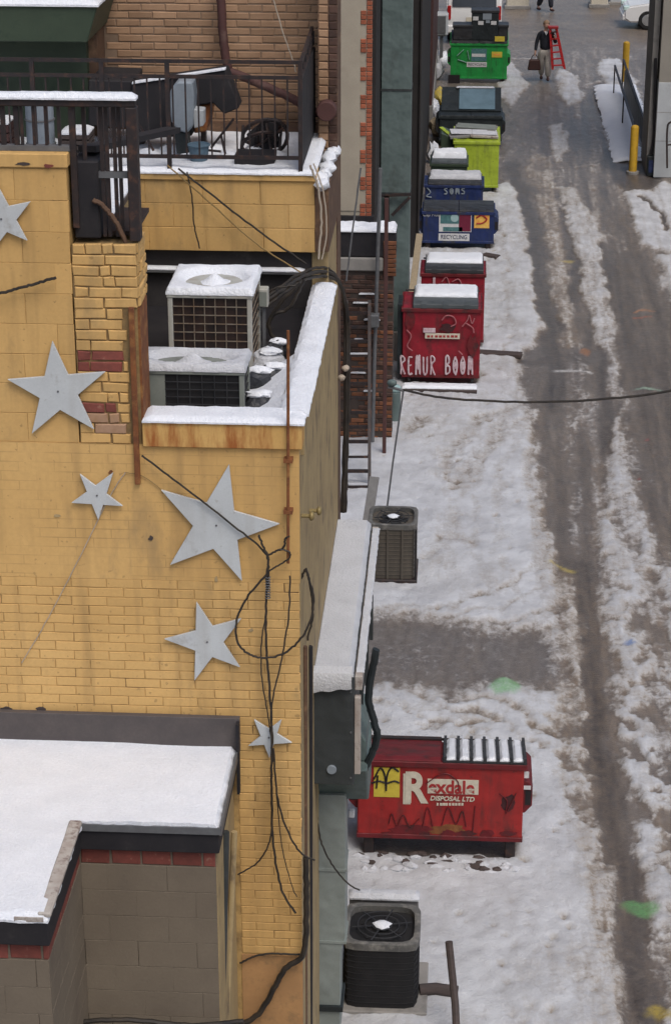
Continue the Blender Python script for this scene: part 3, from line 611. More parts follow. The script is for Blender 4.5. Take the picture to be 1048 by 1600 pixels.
# back of the nook, upper terrace
box('back_wall', M['nook_dark'], yb, -3.0, -1.10, 16.52, 17.6, 6.95, 7.46)
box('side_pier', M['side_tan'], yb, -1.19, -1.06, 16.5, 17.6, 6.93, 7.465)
box('terrace_wall', M['yellow_mortar'], yb, -3.4, -1.165, 16.43, 16.7, 7.455, 8.02)
lay(yb, 'block', -3.4, -1.16, 7.45, 8.03, 16.42, .46, .193, .0028, M['yellow'], jy=.0006, ch=.004, jit=.001)
box('coping', M['yellow'], yb, -3.4, -1.15, 16.40, 16.72, 8.03, 8.085, .005)
box('terrace_floor', M['flashing'], yb, -4.6, -1.165, 16.70, 18.0, 7.98, 8.05)
pad('snow', M['snow'], yb, -4.6, -1.15, 16.39, 17.93, 8.085, .035, r=.03, seed=5, amp=.7, freq=5)
box('ledge', M['steel_grey'], yb, -2.6, -1.25, 16.44, 16.52, 7.26, 7.285)
pad('snow', M['snow'], yb, -2.6, -1.25, 16.435, 16.515, 7.285, .02, r=.02, seed=15)
b = MB()
for k in range(9):
    y = 16.45 + k * .15; b.lump((-1.10 + random.uniform(-.015, .015), y, 8.015 + random.uniform(-.015, .015)), .06, .11, .05, seed=k, jit=.3)
b.build('snow', M['snow'], yb, smooth=True)
box('ledge', M['brown_brick_plain'], yb, -1.16, -1.05, 16.42, 17.6, 7.46, 7.99)

for u, v, ru, rv, mm in ((236, 841, 5, 6, 'wood_dark'), (173, 738, 5, 4, 'rust'), (90, 806, 6, 4, 'side_tan'), (64, 1108, 10, 4, 'wood_dark'), (8, 1108, 12, 4, 'wood_dark'), (392, 985, 4, 4, 'side_tan'), (300, 985, 6, 3, 'side_tan'), (338, 905, 3, 6, 'side_tan'), (75, 258, 9, 4, 'red_brick'), (35, 255, 14, 3, 'wood_dark')):
    pl = []
    for k in range(9):
        a = k * 2 * PI / 9; q = P(u + ru * math.cos(a) * random.uniform(.5, 1.1), v + rv * math.sin(a) * random.uniform(.5, 1.1), Y=YW - .004); pl.append((q.x, q.z))
    MB().prism(pl, 'y', YW - (.016 if v < 300 else .006), YW + .004).build('chipped_patch', M[mm], yb)
# stars: five tips each, measured on the wall
def star(tips, label, size):
    p = [P(u, v, Y=YW - .02) for u, v in tips]; p = [(q.x, q.z) for q in p]
    c = (sum(q[0] for q in p) / 5, sum(q[1] for q in p) / 5)
    out = []
    def inter(a, b, c_, d):
        x1, y1, x2, y2, x3, y3, x4, y4 = *a, *b, *c_, *d
        t = ((x1 - x3) * (y3 - y4) - (y1 - y3) * (x3 - x4)) / ((x1 - x2) * (y3 - y4) - (y1 - y2) * (x3 - x4)); return (x1 + t * (x2 - x1), y1 + t * (y2 - y1))
    for i in range(5):
        out.append(p[i]); q = inter(p[i], p[(i + 2) % 5], p[(i + 4) % 5], p[(i + 1) % 5]); out.append(q)
    t = thing('wall_star', label, 'star', (c[0], YW - .02, c[1]), 'metal stars fixed to the yellow wall')
    MB().prism(out, 'y', YW - .032, YW - .013).build('plate', M['galv'], t, .002)
    MB().cyl((c[0], YW - .037, c[1]), (c[0], YW - .03, c[1]), .007, n=8).build('screw', M['steel_grey'], t)
    MB().cyl((c[0], YW - .014, c[1]), (c[0], YW + .01, c[1]), .02, n=8).build('spacer', M['steel_grey'], t)
star([(-8, 280), (48, 314), (43, 375), (-18, 400), (-52, 335)], 'pale metal star high on the left, cut off by the photo edge', 1)
star([(82, 532), (165, 580), (147, 670), (50, 677), (12, 592)], 'big upright metal star overlapping the worn brick pilaster', 1)
star([(125, 740), (177, 738), (192, 790), (154, 812), (112, 785)], 'small metal star upside down under the end of the rusty strip', 1)
star([(358, 725), (437, 818), (378, 907), (266, 882), (252, 765)], 'largest metal star crossed by a black cable under the rusty parapet', 1)
star([(307, 940), (377, 966), (375, 1042), (304, 1063), (257, 998)], 'medium tilted metal star on brickwork touched by the cable loop', 1)
star([(397, 1124), (440, 1124), (456, 1160), (421, 1184), (388, 1165)], 'smallest lowest metal star with cables hanging down over it', 1)

# cables and conduits on the yellow wall
def cable(px, Y, r, m, label, name='cable', cat='cable', n=7, seg=8, ys=None, group=None):
    pts = [P(u, v, Y=(ys[i] if ys else Y)) for i, (u, v) in enumerate(px)]
    sp_ = spline(pts, seg); sp_ = [q + Vector((random.uniform(-1, 1), 0, random.uniform(-1, 1))) * min(.004, r * .45) for q in sp_]
    o = MB().tube(sp_, r, n).build(name, m, smooth=True); tag(o, label, cat, group); return o
YC = YW - .055
cable([(222, 712), (262, 742), (340, 802), (398, 848), (418, 868)], YC, .007, M['cable'], 'black cable running diagonally across the largest star')
cable([(416, 898), (385, 935), (370, 970), (370, 1000), (385, 1020), (410, 1028), (442, 1022), (470, 998), (486, 965), (489, 930), (478, 888)], YC - .02, .008, M['cable'], 'thick black cable hanging in one big loop at the wall corner')
cable([(418, 868), (419, 890), (416, 940), (416, 1010), (421, 1080), (425, 1150), (424, 1230), (427, 1320), (440, 1390), (462, 1428)], YC - .012, .0085, M['cable'], 'longest black cable hanging down the wall through the smallest star')
cable([(453, 900), (451, 960), (440, 1030), (427, 1085), (424, 1130), (424, 1200), (424, 1300), (405, 1345), (372, 1367)], YC - .018, .006, M['cable'], 'thin cable joining the bundle and swinging left to the low roof corner')
cable([(415, 960), (408, 1010), (409, 1060), (418, 1115), (423, 1150)], YC - .005, .005, M['cable'], 'thin slack cable bowed out left of the hanging bundle')
cable([(427, 1170), (434, 1250), (452, 1305), (472, 1335), (492, 1345)], YC - .02, .007, M['cable'], 'black cable leaving the bundle right towards the grey green duct')
cable([(430, 1220), (440, 1320), (456, 1385), (464, 1402)], YC - .004, .004, M['cable'], 'thinnest dark cable ending beside the bundle near the wall corner')
cable([(418, 868), (432, 861), (443, 855), (446, 842), (453, 837)], YC - .01, .0075, M['cable'], 'short cable curling from the knot up to the rusty conduit')
cable([(404, 836), (412, 856), (419, 872), (416, 900), (420, 915)], YC - .02, .008, M['cable'], 'stub of black cable sticking up out of the cable knot')
cable([(420, 892), (434, 884), (452, 872), (451, 862), (436, 858)], YC - .025, .006, M['cable'], 'small bent cable between the knot and the conduit end')
o = MB()
for k in range(9): a = P(418.5, 902 + k * 4, Y=YC - .02); o.tube([(a.x + .016 * math.cos(t * PI / 4), a.y + .016 * math.sin(t * PI / 4), a.z) for t in range(8)], .004, 5, True)
tag(o.build('wire_grip', M['steel_grey'], smooth=True), 'short wire mesh grip wound round the hanging cables', 'grip')
cp = [P(450, v, Y=YW - .06) for v in (516, 620, 720, 800, 880)]
rc = thing('conduit', 'thin rusty vertical pipe in front of the nook parapet', 'pipe', cp[-1])
MB().tube(cp, .0105, 8).build('pipe', M['rust'], rc, smooth=True)
for k in (2, 3): MB().box(cp[k].x - .03, cp[k].x + .03, YW - .075, YW + .01, cp[k].z - .012, cp[k].z + .012).build('clamp', M['rust'], rc)
a0, a1 = P(205, 480, Y=YW - .02), P(204, 756, Y=YW - .02)
tag(MB().box(a0.x - .018, a0.x + .018, YW - .035, YW - .004, a1.z, a0.z).build('rusty_strip', M['rust'], None, .003), 'rusty flat metal strip down the edge of the worn pilaster', 'strip')
cable([(-5, 459), (30, 450), (60, 441), (88, 433)], YC, .010, M['cable'], 'black conduit stub slanting out of the blocks above the big star', 'conduit', 'pipe')
cable([(196, 738), (172, 775), (120, 880), (70, 975), (34, 1036)], YW - .012, .0035, M['pale_cable'], 'thin pale wire slanting down the yellow wall past the small star')
cable([(196, 738), (225, 745), (262, 772)], YW - .012, .003, M['tan_cable'], 'thin painted wire arching right of the rusty strip end')
cable([(375, 1506), (400, 1494), (430, 1491), (468, 1492)], YW - .03, .008, M['cable'], 'black cable arched over the orange plaster at the wall foot')
cable([(478, 1340), (478, 1420), (474, 1490), (446, 1514), (428, 1545), (404, 1585), (370, 1606)], YW - .07, .022, M['cable'], 'thick black cable bending down left across the orange plaster')
o = cable([(380, 1596), (300, 1603), (200, 1594), (120, 1598)], 11.9, .018, M['cable'], 'thick black cable sagging in front of the block extension at the bottom')
for i, (u, r_, m, lb) in enumerate(((476, .02, 'brown_brick_plain', 'brown downpipe in the corner beside the lower wall'), (484, .022, 'black', 'black conduit between the yellow corner and the grey green duct'))):
    pts = [P(u, v, Y=13.5 + .5 * i) for v in (1010, 1200, 1400, 1640)]
    tag(MB().tube(pts, r_, 8).build('conduit', M[m], smooth=True), lb, 'pipe')
# wires over the terrace wall, cables at the corner
cable([(278, 262), (345, 315), (420, 372), (478, 412)], 16.3, .008, M['cable'], 'dark wire sloping from the terrace edge towards the nook corner')
cable([(262, 258), (330, 318), (400, 380), (470, 425)], 16.33, .006, M['tan_cable'], 'painted wire running beside the dark wire over the terrace wall')
cable([(292, 268), (300, 310), (303, 350), (312, 388)], 16.34, .006, M['cable'], 'short dark wire dropping straight down the terrace wall')
cable([(484, 258), (496, 290), (502, 340), (498, 405)], 16.3, .009, M['pale_cable'], 'white cable hanging beside the right end of the terrace wall')
cable([(490, 255), (505, 300), (510, 360), (503, 405)], 16.28, .006, M['pale_cable'], 'thinner white cable hanging at the brown corner pier')
for k, (r_, d) in enumerate(((.035, 0), (.028, 7), (.022, -6))):
    cable([(405, 478 + d), (440, 452 + d), (475, 430 + d), (512, 425 + d), (533, 448), (541 + d * .4, 500), (541 + d * .5, 580), (540 + d * .4, 680), (536 + d * .5, 800)], 0, r_ * .5, M['cable'],
          ['thickest black cable draped over the far end of the snowy parapet', 'middle black cable draped over the parapet end', 'outer thin black cable draped over the parapet end'][k], ys=[15.4, 15.7, 16.0, 16.55, 17.2, 17.75, 17.75, 17.75, 17.75], group='cables draped over the parapet')
for k in range(2):
    a = P(480 + 12 * k, 806 - 8 * k, X=-1.0)
    t = thing('wall_tap', ['small brass fitting on the alley side of the yellow wall, nearer one', 'small brass fitting on the alley side of the yellow wall, farther one'][k], 'fitting', a, 'brass fittings')
    MB().cyl((-1.04, a.y, a.z), (-.98, a.y, a.z), .015, n=8).build('stem', M['brass'], t); MB().lump((-.97, a.y, a.z), .02, .035, .035, k, .05).build('cap', M['brass'], t, smooth=True)
for k, (u, v) in enumerate(((540, 575), (533, 590))):
    a = P(u, v, Y=17.7); tag(MB().lump(a, .035, .03, .03, k + 4, .2).build('insulator', M['pale_cable'], smooth=True), ['pale insulator knob on the dark cables behind the parapet, upper one', 'pale insulator knob on the dark cables behind the parapet, lower one'][k], 'insulator', 'insulators')

# ------------------------------------------------------------------ iron railing and stair at upper left
ra = thing('snowy_railing', 'rusty black iron railing with snow along its top rail', 'railing', (-2.6, 13.25, 8.95))
zt = P(100, 152, Y=13.25).z
box('top_rail', M['black_metal'], ra, -3.6, -2.07, 13.21, 13.29, zt - .05, zt, .006)
pad('snow', M['snow'], ra, -3.6, -2.06, 13.195, 13.305, zt, .036, r=.03, seed=9)
box('bottom_rail', M['steel_grey'], ra, -3.6, -2.5, 13.22, 13.28, 8.952, 8.985)
for u in (5, 26, 34, 53, 72, 92): x = P(u, 200, Y=13.25).x; box('baluster', M['black_metal'], ra, x - (.016 if u in (5, 26) else .009), x + (.016 if u in (5, 26) else .009), 13.24, 13.26, 8.98, zt - .05)
x = P(113, 200, Y=13.25).x; box('baluster', M['black_metal'], ra, x - .02, x + .02, 13.235, 13.265, 8.45, zt - .05)
for u in (131, 158, 166, 178, 186):
    x = P(u, 200, Y=13.3).x; box('baluster', M['black_metal'], ra, x - .012, x + .012, 13.29, 13.31, 8.38 + .0 * u, zt - .05)
box('post', M['black_metal'], ra, P(198, 200, Y=13.25).x, P(215, 200, Y=13.25).x, 13.2, 13.30, 8.372, zt - .05, .006)
box('mid_rail', M['steel_grey'], ra, P(145, 285, Y=13.27).x, -2.14, 13.275, 13.315, 8.77, 8.81)
sb = thing('stair_screen', 'black sheet closing the side of the stair beside the snowy railing', 'screen', (-2.42, 13.3, 8.37))
MB().box(-2.5, -2.33, 13.26, 13.7, 8.372, 8.88).build('sheet', M['black'], sb, .01)
MB().beam((-2.42, 13.4, 8.93), (-2.15, 15.5, 8.62), .12, .04).build('stringer', M['black'], sb)
MB().box(-2.33, -2.12, 13.36, 14.0, 8.372, 8.40).build('tread', M['black_metal'], sb)
cable([(146, 312), (162, 322), (180, 345), (193, 370), (200, 388)], 13.24, .016, M['brown_brick_plain'], 'brown bent pipe among the iron balusters', 'bent_pipe', 'pipe')
# terrace railing
YR = 16.43
tr = thing('terrace_railing', 'black iron railing with thin balusters round the junk on the terrace', 'railing', (-2.5, YR, 8.1))
z1, z2, z3 = P(300, 95, Y=YR).z, P(300, 119, Y=YR).z, P(300, 252, Y=YR).z
XR = P(470, 120, Y=YR).x
for z in (z1, z2, z3 + .04): box('rail', M['black_metal'], tr, -4.2, XR, YR - .012, YR + .012, z - .014, z + .014)
for u in (-40, 52, 160, 262, 469): x = P(u, 150, Y=YR).x; box('post', M['black_metal'], tr, x - .017, x + .017, YR - .017, YR + .017, 8.085, z1 + .005)
for k in range(27):
    x = P(469, 150, Y=YR).x - (k + 1) * .1; box('baluster', M['black_metal'], tr, x - .006, x + .006, YR - .006, YR + .006, z3 + .04, z2)
for z in (z1, z2): MB().beam((XR, YR, z), (XR - .02, 17.95, z + .02), .025, .028).build('rail', M['black_metal'], tr)
for k in range(5): y = YR + .3 * (k + 1); box('baluster', M['black_metal'], tr, XR - .02, XR, y - .008, y + .008, z2, z1)
box('side_panel', M['black'], tr, XR - .01, XR + .01, YR + .03, 17.9, 8.14, z2 - .01)

# ------------------------------------------------------------------ junk on the terrace
def px_prism(px, Y0, Y1, name, m, par, bevel=0.01):
    pl = [P(u, v, Y=Y0) for u, v in px]; return MB().prism([(q.x, q.z) for q in pl], 'y', Y0, Y1).build(name, m, par, bevel)
hd = thing('metal_hood', 'big dark sheet metal hood lying on the terrace, snow along its top edge', 'hood', P(280, 195, Y=17.1))
px_prism([(205, 130), (352, 109), (374, 168), (350, 178), (332, 160), (305, 165), (300, 212), (225, 216), (208, 200)], 17.05, 17.3, 'shell', M['black'], hd)
px_prism([(300, 166), (330, 162), (322, 205), (303, 208)], 17.1, 17.5, 'opening', M['rust'], hd)
px_prism([(206, 128), (352, 106), (352, 109), (206, 131)], 17.03, 17.10, 'snow', M['snow'], hd, .002)
px_prism([(138, 124), (206, 126), (206, 200), (138, 196)], 17.1, 17.7, 'box', M['black'], hd)
for u in (222, 292, 318): a = P(u, 200, Y=17.3); box('leg', M['black_metal'], hd, a.x - .02, a.x + .02, 17.25, 17.35, 8.08, a.z + .03)
el = thing('duct_elbow', 'curved grey blue duct elbow in front of the dark hood', 'duct', P(285, 205, Y=16.9))
px_prism([(276, 127), (300, 127), (303, 150), (301, 198), (292, 208), (277, 204), (268, 190), (264, 165), (266, 140)], 16.8, 17.03, 'bend', M['bluegrey'], el, .015)
px_prism([(301, 170), (318, 172), (318, 196), (303, 200)], 16.85, 17.0, 'flange', M['pale_concrete'], el, .006)
px_prism([(272, 205), (292, 208), (296, 240), (276, 240)], 16.84, 17.0, 'stand', M['charcoal'], el, .004)
ch = thing('folded_chair', 'black metal garden chair lying on its side in the terrace snow', 'chair', P(410, 240, Y=17.0))
for (cu, cv, ru, rv, tl, nm) in ((408, 205, 30, 17, -.35, 'frame'), (405, 222, 28, 14, -.3, 'seat_ring'), (425, 212, 24, 26, .2, 'back_frame')):
    pts = []
    for k in range(20):
        t = k * PI / 10; a, b = ru * math.cos(t), rv * math.sin(t)
        pts.append(P(cu + a * math.cos(tl) - b * math.sin(tl), cv + a * math.sin(tl) + b * math.cos(tl), Y=17.0 + .12 * math.sin(t)))
    MB().tube(pts, .016, 6, True).build(nm, M['black_metal'], ch, smooth=True)
for (a, b) in (((380, 195), (376, 243)), ((440, 190), (436, 244)), ((395, 232), (450, 195)), ((415, 190), (425, 240))):
    MB().tube([P(*a, Y=17.05), P(*b, Y=16.98)], .012, 6).build('leg', M['black_metal'], ch)
MB().prism([(P(u, v, Y=17).x, P(u, v, Y=17).z) for u, v in ((384, 212), (410, 190), (432, 196), (436, 232), (392, 238))], 'y', 17.06, 17.09).build('seat', M['black'], ch)
bx = box('black_crate', M['black'], None, P(368, 245, Y=16.7).x, P(430, 245, Y=16.7).x, 16.6, 16.85, 8.1, 8.19, .006); tag(bx, 'flat black tray in the snow below the garden chair', 'tray')
bk = thing('bucket', 'blue grey bucket behind the terrace railing in front of the hood', 'bucket', P(311, 250, Y=16.7)); a = P(311, 248, Y=16.7)
MB().cyl((a.x, 16.7, 8.1), (a.x, 16.7, 8.25), .065, .085, 14).build('body', M['bucket'], bk, smooth=True); MB().tube([(a.x + .088 * math.cos(t * PI / 8), 16.7 + .088 * math.sin(t * PI / 8), 8.25) for t in range(16)], .008, 6, True).build('rim', M['bucket'], bk)
ba = thing('barrel', 'upright pale grey barrel on the terrace behind the snowy railing', 'barrel', P(65, 236, Y=16.9)); a = P(63, 200, Y=16.9)
MB().cyl((a.x, 16.9, 8.09), (a.x, 16.9, 8.55), .115, n=20).build('drum', M['bluegrey'], ba, smooth=True)
for z in (8.2, 8.4, 8.55): MB().tube([(a.x + .117 * math.cos(t * PI / 10), 16.9 + .117 * math.sin(t * PI / 10), z) for t in range(20)], .009, 6, True).build('hoop', M['steel_grey'], ba)
for nm, lb, u0, u1, v0, v1, m in (('wooden_crate', 'dark slatted crate right of the grey barrel', 95, 142, 206, 232, 'wood_dark'), ('crate', 'red brown box at the left edge behind the snowy railing', -20, 18, 190, 232, 'maroon_wall')):
    t = thing(nm, lb, 'crate', P((u0 + u1) / 2, v1, Y=16.9)); a, b = P(u0, v0, Y=16.9), P(u1, v1, Y=16.9)
    for k in range(3): z = b.z + (a.z - b.z) * k / 3; box('slat', M[m], t, a.x, b.x, 16.82, 17.1, z + .004, z + (a.z - b.z) / 3 - .008)
    pad('snow', M['snow'], t, a.x, b.x, 16.82, 17.1, a.z, .03, r=.03, seed=3)
b = MB()
for k in range(7):
    a = P(230 + k * 33, 222 + (k % 3) * 8, Y=16.9); b.lump((a.x, 16.9 + .2 * (k % 2), 8.11), .10, .12, .06, k + 20)
tag(b.build('snow', M['snow'], smooth=True), 'lumps of snow among the junk on the terrace', 'snow', kind='stuff')
for k, (a, b) in enumerate((((215, 190), (240, 235)), ((330, 230), (365, 185)), ((345, 210), (352, 240)), ((300, 232), (345, 236)))):
    tag(MB().tube([P(*a, Y=16.75), P(*b, Y=16.7)], .010, 6).build('scrap_bar', M['black_metal']), ['bent scrap bar at the left foot of the dark hood', 'scrap bar leaning right of the duct elbow', 'short scrap bar upright in the snow', 'scrap bar lying beside the bucket'][k], 'bar', 'scrap bars on the terrace')

# ================================================================== TAN BRICK BUILDING BEHIND THE TERRACE
tb = thing('tan_building', 'tan brick building rising behind the terrace with a brown corner pier', 'building', (-3, 18, 0))
box('wall', M['tan_mortar'], tb, -9, -1.25, 18.006, 18.4, 0, 12)
box('rear_wall', M['tan_mortar'], tb, -9, -2.3, 18.4, 23, 0, 12)
lay(tb, 'brick', -3.35, -1.2, 8.06, 9.62, 18.0, .205, .066, .008, M['tan_brick'], skip=lambda x, z: x < -3.0 and z < 9.0)
box('corner_pier', M['brown_brick_plain'], tb, -1.215, -1.052, 17.62, 18.1, 0, 12)
lay(tb, 'brick', -1.215, -1.125, 7.9, 9.62, 17.614, .09, .066, .008, M['tan_brick'], half=False)
lay(tb, 'brick', -1.125, -1.052, 6.9, 9.62, 17.612, .073, .066, .006, M['brown_brick'], half=False)
box('base_flashing', M['brown_brick_plain'], tb, -3.5, -1.22, 17.93, 18.0, 8.05, 8.18)
lb_ = P(352, 112, Y=17.85)
cable([(343, -30), (349, 60), (356, 108)], 17.88, .038, M['maroon_wall'], 'thick brown drainpipe coming down the tan brick wall', 'drainpipe', 'pipe', 10)
cable([(352, 108), (400, 128), (450, 150), (476, 166), (500, 178)], 17.88, .038, M['maroon_wall'], 'thick brown drainpipe slanting down right to the corner pier', 'drainpipe', 'pipe', 10)
a = P(510, 172, Y=17.55); tag(MB().cyl((a.x, 17.5, a.z), (a.x, 17.62, a.z), .085, n=16).build('round_cap', M['maroon_wall'], None, .01, True), 'round brown pipe end on the corner pier', 'pipe')
cable([(425, -10), (442, 50), (458, 95), (462, 112)], 17.9, .006, M['pale_cable'], 'thin white wire hanging down the tan brick wall')
ge = thing('green_hood', 'dark green boxed eave with snow on top at the upper left', 'eave', (-3.5, 17.2, 8.2))
a = P(155, 30, Y=17.0)
z0 = P(70, 65, Y=17.0).z; z4 = P(70, 8, Y=17.0).z
MB().prism([(-5, z0), (P(136, 65, Y=17).x, z0), (P(152, 8, Y=17).x, z4), (-5, z4)], 'y', 17.0, 18.0).build('box', M['dark_green'], ge, .008)
pad('snow', M['snow'], ge, -5, P(154, 8, Y=17).x, 16.98, 17.98, z4, .05, r=.06, seed=12)
box('wall', M['dark_green'], ge, -5, P(136, 100, Y=17.5).x, 17.5, 18.0, 8.08, z0)
box('corner_strip', M['brown_brick_plain'], ge, P(136, 100, Y=17.5).x, P(140, 100, Y=17.5).x + .05, 17.6, 17.99, 8.08, z0)

# ================================================================== AIR CONDITIONERS IN THE NOOK
def condenser(name, label, x0, x1, y0, y1, z0, z1, mcab, mcoil, mwire, cols, rows, panel=0, snowm='snow', r=.035):
    t = thing(name, label, 'air conditioner', ((x0 + x1) / 2, (y0 + y1) / 2, z0), 'air conditioners in the roof nook')
    box('base', mcab, t, x0, x1, y0, y1, z0, z0 + .04, .006)
    box('coil', mcoil, t, x0 + .02, x1 - .02, y0 + .02, y1 - .02, z0 + .04, z1 - .03)
    pw = .035
    for x, y in ((x0, y0), (x1 - pw, y0), (x0, y1 - pw), (x1 - pw, y1 - pw)): box('corner_post', mcab, t, x, x + pw, y, y + pw, z0 + .04, z1 - .03, .003)
    if panel: box('side_panel', mcab, t, x0 + pw, x0 + pw + panel, y0 + .004, y0 + .1, z0 + .04, z1 - .03)
    xa = x0 + pw + panel
    for k in range(1, cols): x = xa + (x1 - pw - xa) * k / cols; box('grille_bar', mwire, t, x - .003, x + .003, y0 + .004, y0 + .01, z0 + .04, z1 - .03)
    for k in range(1, rows): z = z0 + .04 + (z1 - z0 - .07) * k / rows; box('grille_bar', mwire, t, xa, x1 - pw, y0 + .002, y0 + .008, z - .003, z + .003)
    for k in range(1, rows): z = z0 + .04 + (z1 - z0 - .07) * k / rows; box('grille_bar', mwire, t, x1 - .012, x1 - .004, y0 + pw, y1 - pw, z - .003, z + .003)
    box('top_panel', mcab, t, x0 - .008, x1 + .008, y0 - .008, y1 + .008, z1 - .03, z1, .006)
    cx, cy = (x0 + x1) / 2, (y0 + y1) / 2; rx = (x1 - x0) * .43; ry = (y1 - y0) * .42
    def zf(x, y):
        q = np.sqrt(((x - cx) / rx) ** 2 + ((y - cy) / ry) ** 2)
        return z1 - .055 * np.clip((1 - q) * 4.5, 0, 1) + .07 * np.exp(-(q / .24) ** 2)
    pad('snow_cap', M[snowm], t, x0 - .015, x1 + .015, y0 - .015, y1 + .015, zf, .05, r=.04, res=.018, seed=int(x0 * 50), amp=.15)
    return t
condenser('condenser', 'tall beige air conditioner with rusty wire grille and thick snow cap', -2.10, -1.49, 14.6, 15.25, 6.97, 7.62, M['ac_beige'], M['coil'], M['grille_wire'], 7, 9)
condenser('condenser', 'low grey air conditioner right behind the rusty parapet', -2.20, -1.45, 13.62, 14.0, 6.97, 7.365, M['ac_grey'], M['ac_black'], M['lid_black'], 6, 6, panel=.17, snowm='dirty_snow')
for k, (px, lbx) in enumerate((([(470, 442), (440, 470), (420, 505), (432, 535), (445, 548)], 'black cable drooping into the nook behind the tall air conditioner'), ([(476, 436), (452, 480), (428, 492), (412, 520), (420, 548)], 'slack black cable curling among the bags in the nook'), ([(462, 446), (425, 452), (408, 480), (412, 500)], 'thin black cable running to the switch box'))):
    cable(px, 15.6, (.016, .013, .008)[k], M['cable'], lbx)
a = P(412, 463, Y=15.2); eb = thing('switch_box', 'small pale switch box beside the tall beige air conditioner', 'box', a)
box('case', M['ac_beige'], eb, a.x - .035, a.x + .035, 15.15, 15.25, a.z - .07, a.z + .07, .006); box('lid', M['ac_grey'], eb, a.x - .028, a.x + .028, 15.144, 15.15, a.z - .06, a.z + .05)
box('stand', M['steel_grey'], eb, a.x - .012, a.x + .012, 15.19, 15.21, 6.97, a.z - .07)
for k, (u, v, r_, m) in enumerate(((402, 585, .11, 'bag'), (425, 578, .10, 'bag'), (402, 622, .12, 'bag'), (418, 555, .12, 'dirty_snow'), (432, 540, .09, 'bag'))):
    a = P(u, v, Z=7.08); t = thing('rubbish_bag', ['dark plastic bag between the low air conditioner and the snowy parapet', 'crumpled dark bag against the inside of the parapet', 'dark bag nearest the front corner of the nook', 'snow covered bag behind the others in the nook', 'rearmost dark bag at the foot of the draped cables'][k], 'bag', (a.x, a.y, 6.98), 'rubbish in the nook')
    MB().lump((a.x, a.y, 7.03), r_, r_ * .9, .10, k, .30).build('bag', M[m], t, smooth=False); MB().lump((a.x + .02, a.y - .01, 7.115), r_ * .8, r_ * .45, .03, k + 9, .3).build('snow', M['snow'], t, smooth=True)

# ================================================================== LOW EXTENSION WITH SNOWY ROOF
ex = thing('block_extension', 'low tan block extension with a thick white snow roof and black fascia', 'building', (-3, 12, 0))
Z0 = 4.70
yA, yB, xS, xR = 12.08, 10.94, -2.44, -1.50
box('wall', M['grey_mortar'], ex, -6, xR - .03, yA + .008, 13.15, 0, 4.52)
box('wall', M['grey_mortar'], ex, -6, xS - .008, yB + .008, yA + .008, 0, 4.52)
zb1 = P(200, 1326, Y=yA).z; zb2 = P(200, 1352, Y=yA).z
lay(ex, 'brick', xS, xR - .03, zb2, zb1, yA, .205, zb1 - zb2, .012, M['red_brick'], half=False)
lay(ex, 'block', xS, xR - .03, zb2 - 8 * .2, zb2, yA, .40, .2, .0025, M['beige_block'], jy=.0006, ch=.002, jit=.001)
lay(ex, 'brick', -3.3, xS, zb2, zb1, yB, .205, zb1 - zb2, .012, M['red_brick'], half=False)
lay(ex, 'block', -3.3, xS, zb2 - 5 * .2, zb2, yB, .40, .2, .0025, M['beige_block'], jy=.0006, ch=.002, jit=.001)
lay(ex, 'brick', yB, yA, zb2, zb1, 0, .205, zb1 - zb2, .012, M['red_brick'], half=False, side=xS)
lay(ex, 'block', yB, yA, zb2 - 8 * .2, zb2, 0, .40, .2, .0025, M['beige_block'], jy=.0006, ch=.002, jit=.001, side=xS)
box('side_wall', M['side_tan'], ex, xR - .06, xR - .024, yA + .012, 13.14, 0, 4.5)
box('fascia', M['black'], ex, xS - .02, xR, yA - .045, 13.14, zb1 + .004, Z0, .008)
box('fascia', M['black'], ex, -6, xS + .02, yB - .045, yA - .045, zb1 + .004, Z0, .008)
pad('snow', M['snow'], ex, -6, xR + .005, yA - .05, 13.12, Z0, .05, r=.035, seed=21, edges=(0, 1, 0, 0), amp=.3, freq=2.2, wob=.018)
pad('snow', M['snow'], ex, -6, xS + .025, yB - .05, yA - .048, Z0, .05, r=.035, seed=21, edges=(0, 1, 1, 0), amp=.3, freq=2.2, wob=.018)
# free front edge of the recess
box('roof_edge', M['steel_grey'], ex, xS + .02, xR + .012, yA - .062, yA - .046, Z0 - .02, Z0 + .03)
box('roof_edge', M['steel_grey'], ex, xR + .006, xR + .02, yA - .05, 13.1, Z0 - .03, Z0 + .04)
box('roof_edge', M['pale_trim'], ex, xS - .05, xS + .035, yB - .03, yA - .05, Z0 + .02, Z0 + .058, .01)
zf1 = P(180, 1117, Y=13.12).z
box('wall_flashing', M['flashing'], ex, -6, P(374, 1120, Y=13.12).x, 13.11, 13.158, Z0, zf1, .003)
box('wall_flashing', M['black'], ex, P(374, 1120, Y=13.12).x - .02, P(374, 1120, Y=13.12).x, 13.05, 13.11, Z0 - .3, zf1 - .02)
a = P(45, 1437, Y=yB - .05); t_ = MB().box(a.x - .09, a.x + .09, yB - .056, yB - .047, a.z - .015, a.z + .015).build('torn_tape', M['pale_trim'], ex); 
for k, (u0, v0, u1, v1, r_, m, lb) in enumerate(((352, 1300, 345, 1640, .028, 'duct_dark', 'dark drainpipe down the right side of the block extension'), (366, 1300, 352, 1640, .022, 'side_tan', 'muddy tan pipe beside the drainpipe'), (364, 1310, 361, 1385, .013, 'pale_cable', 'short pale tube end under the snowy roof corner'))):
    pts = [P(u0, v0, Y=12.5 + .2 * k), P((u0 + u1) / 2, (v0 + v1) / 2, Y=12.45 + .2 * k), P(u1, v1, Y=12.4 + .2 * k)]
    tag(MB().tube(pts, r_, 9).build('drainpipe', M[m], smooth=True), lb, 'pipe')

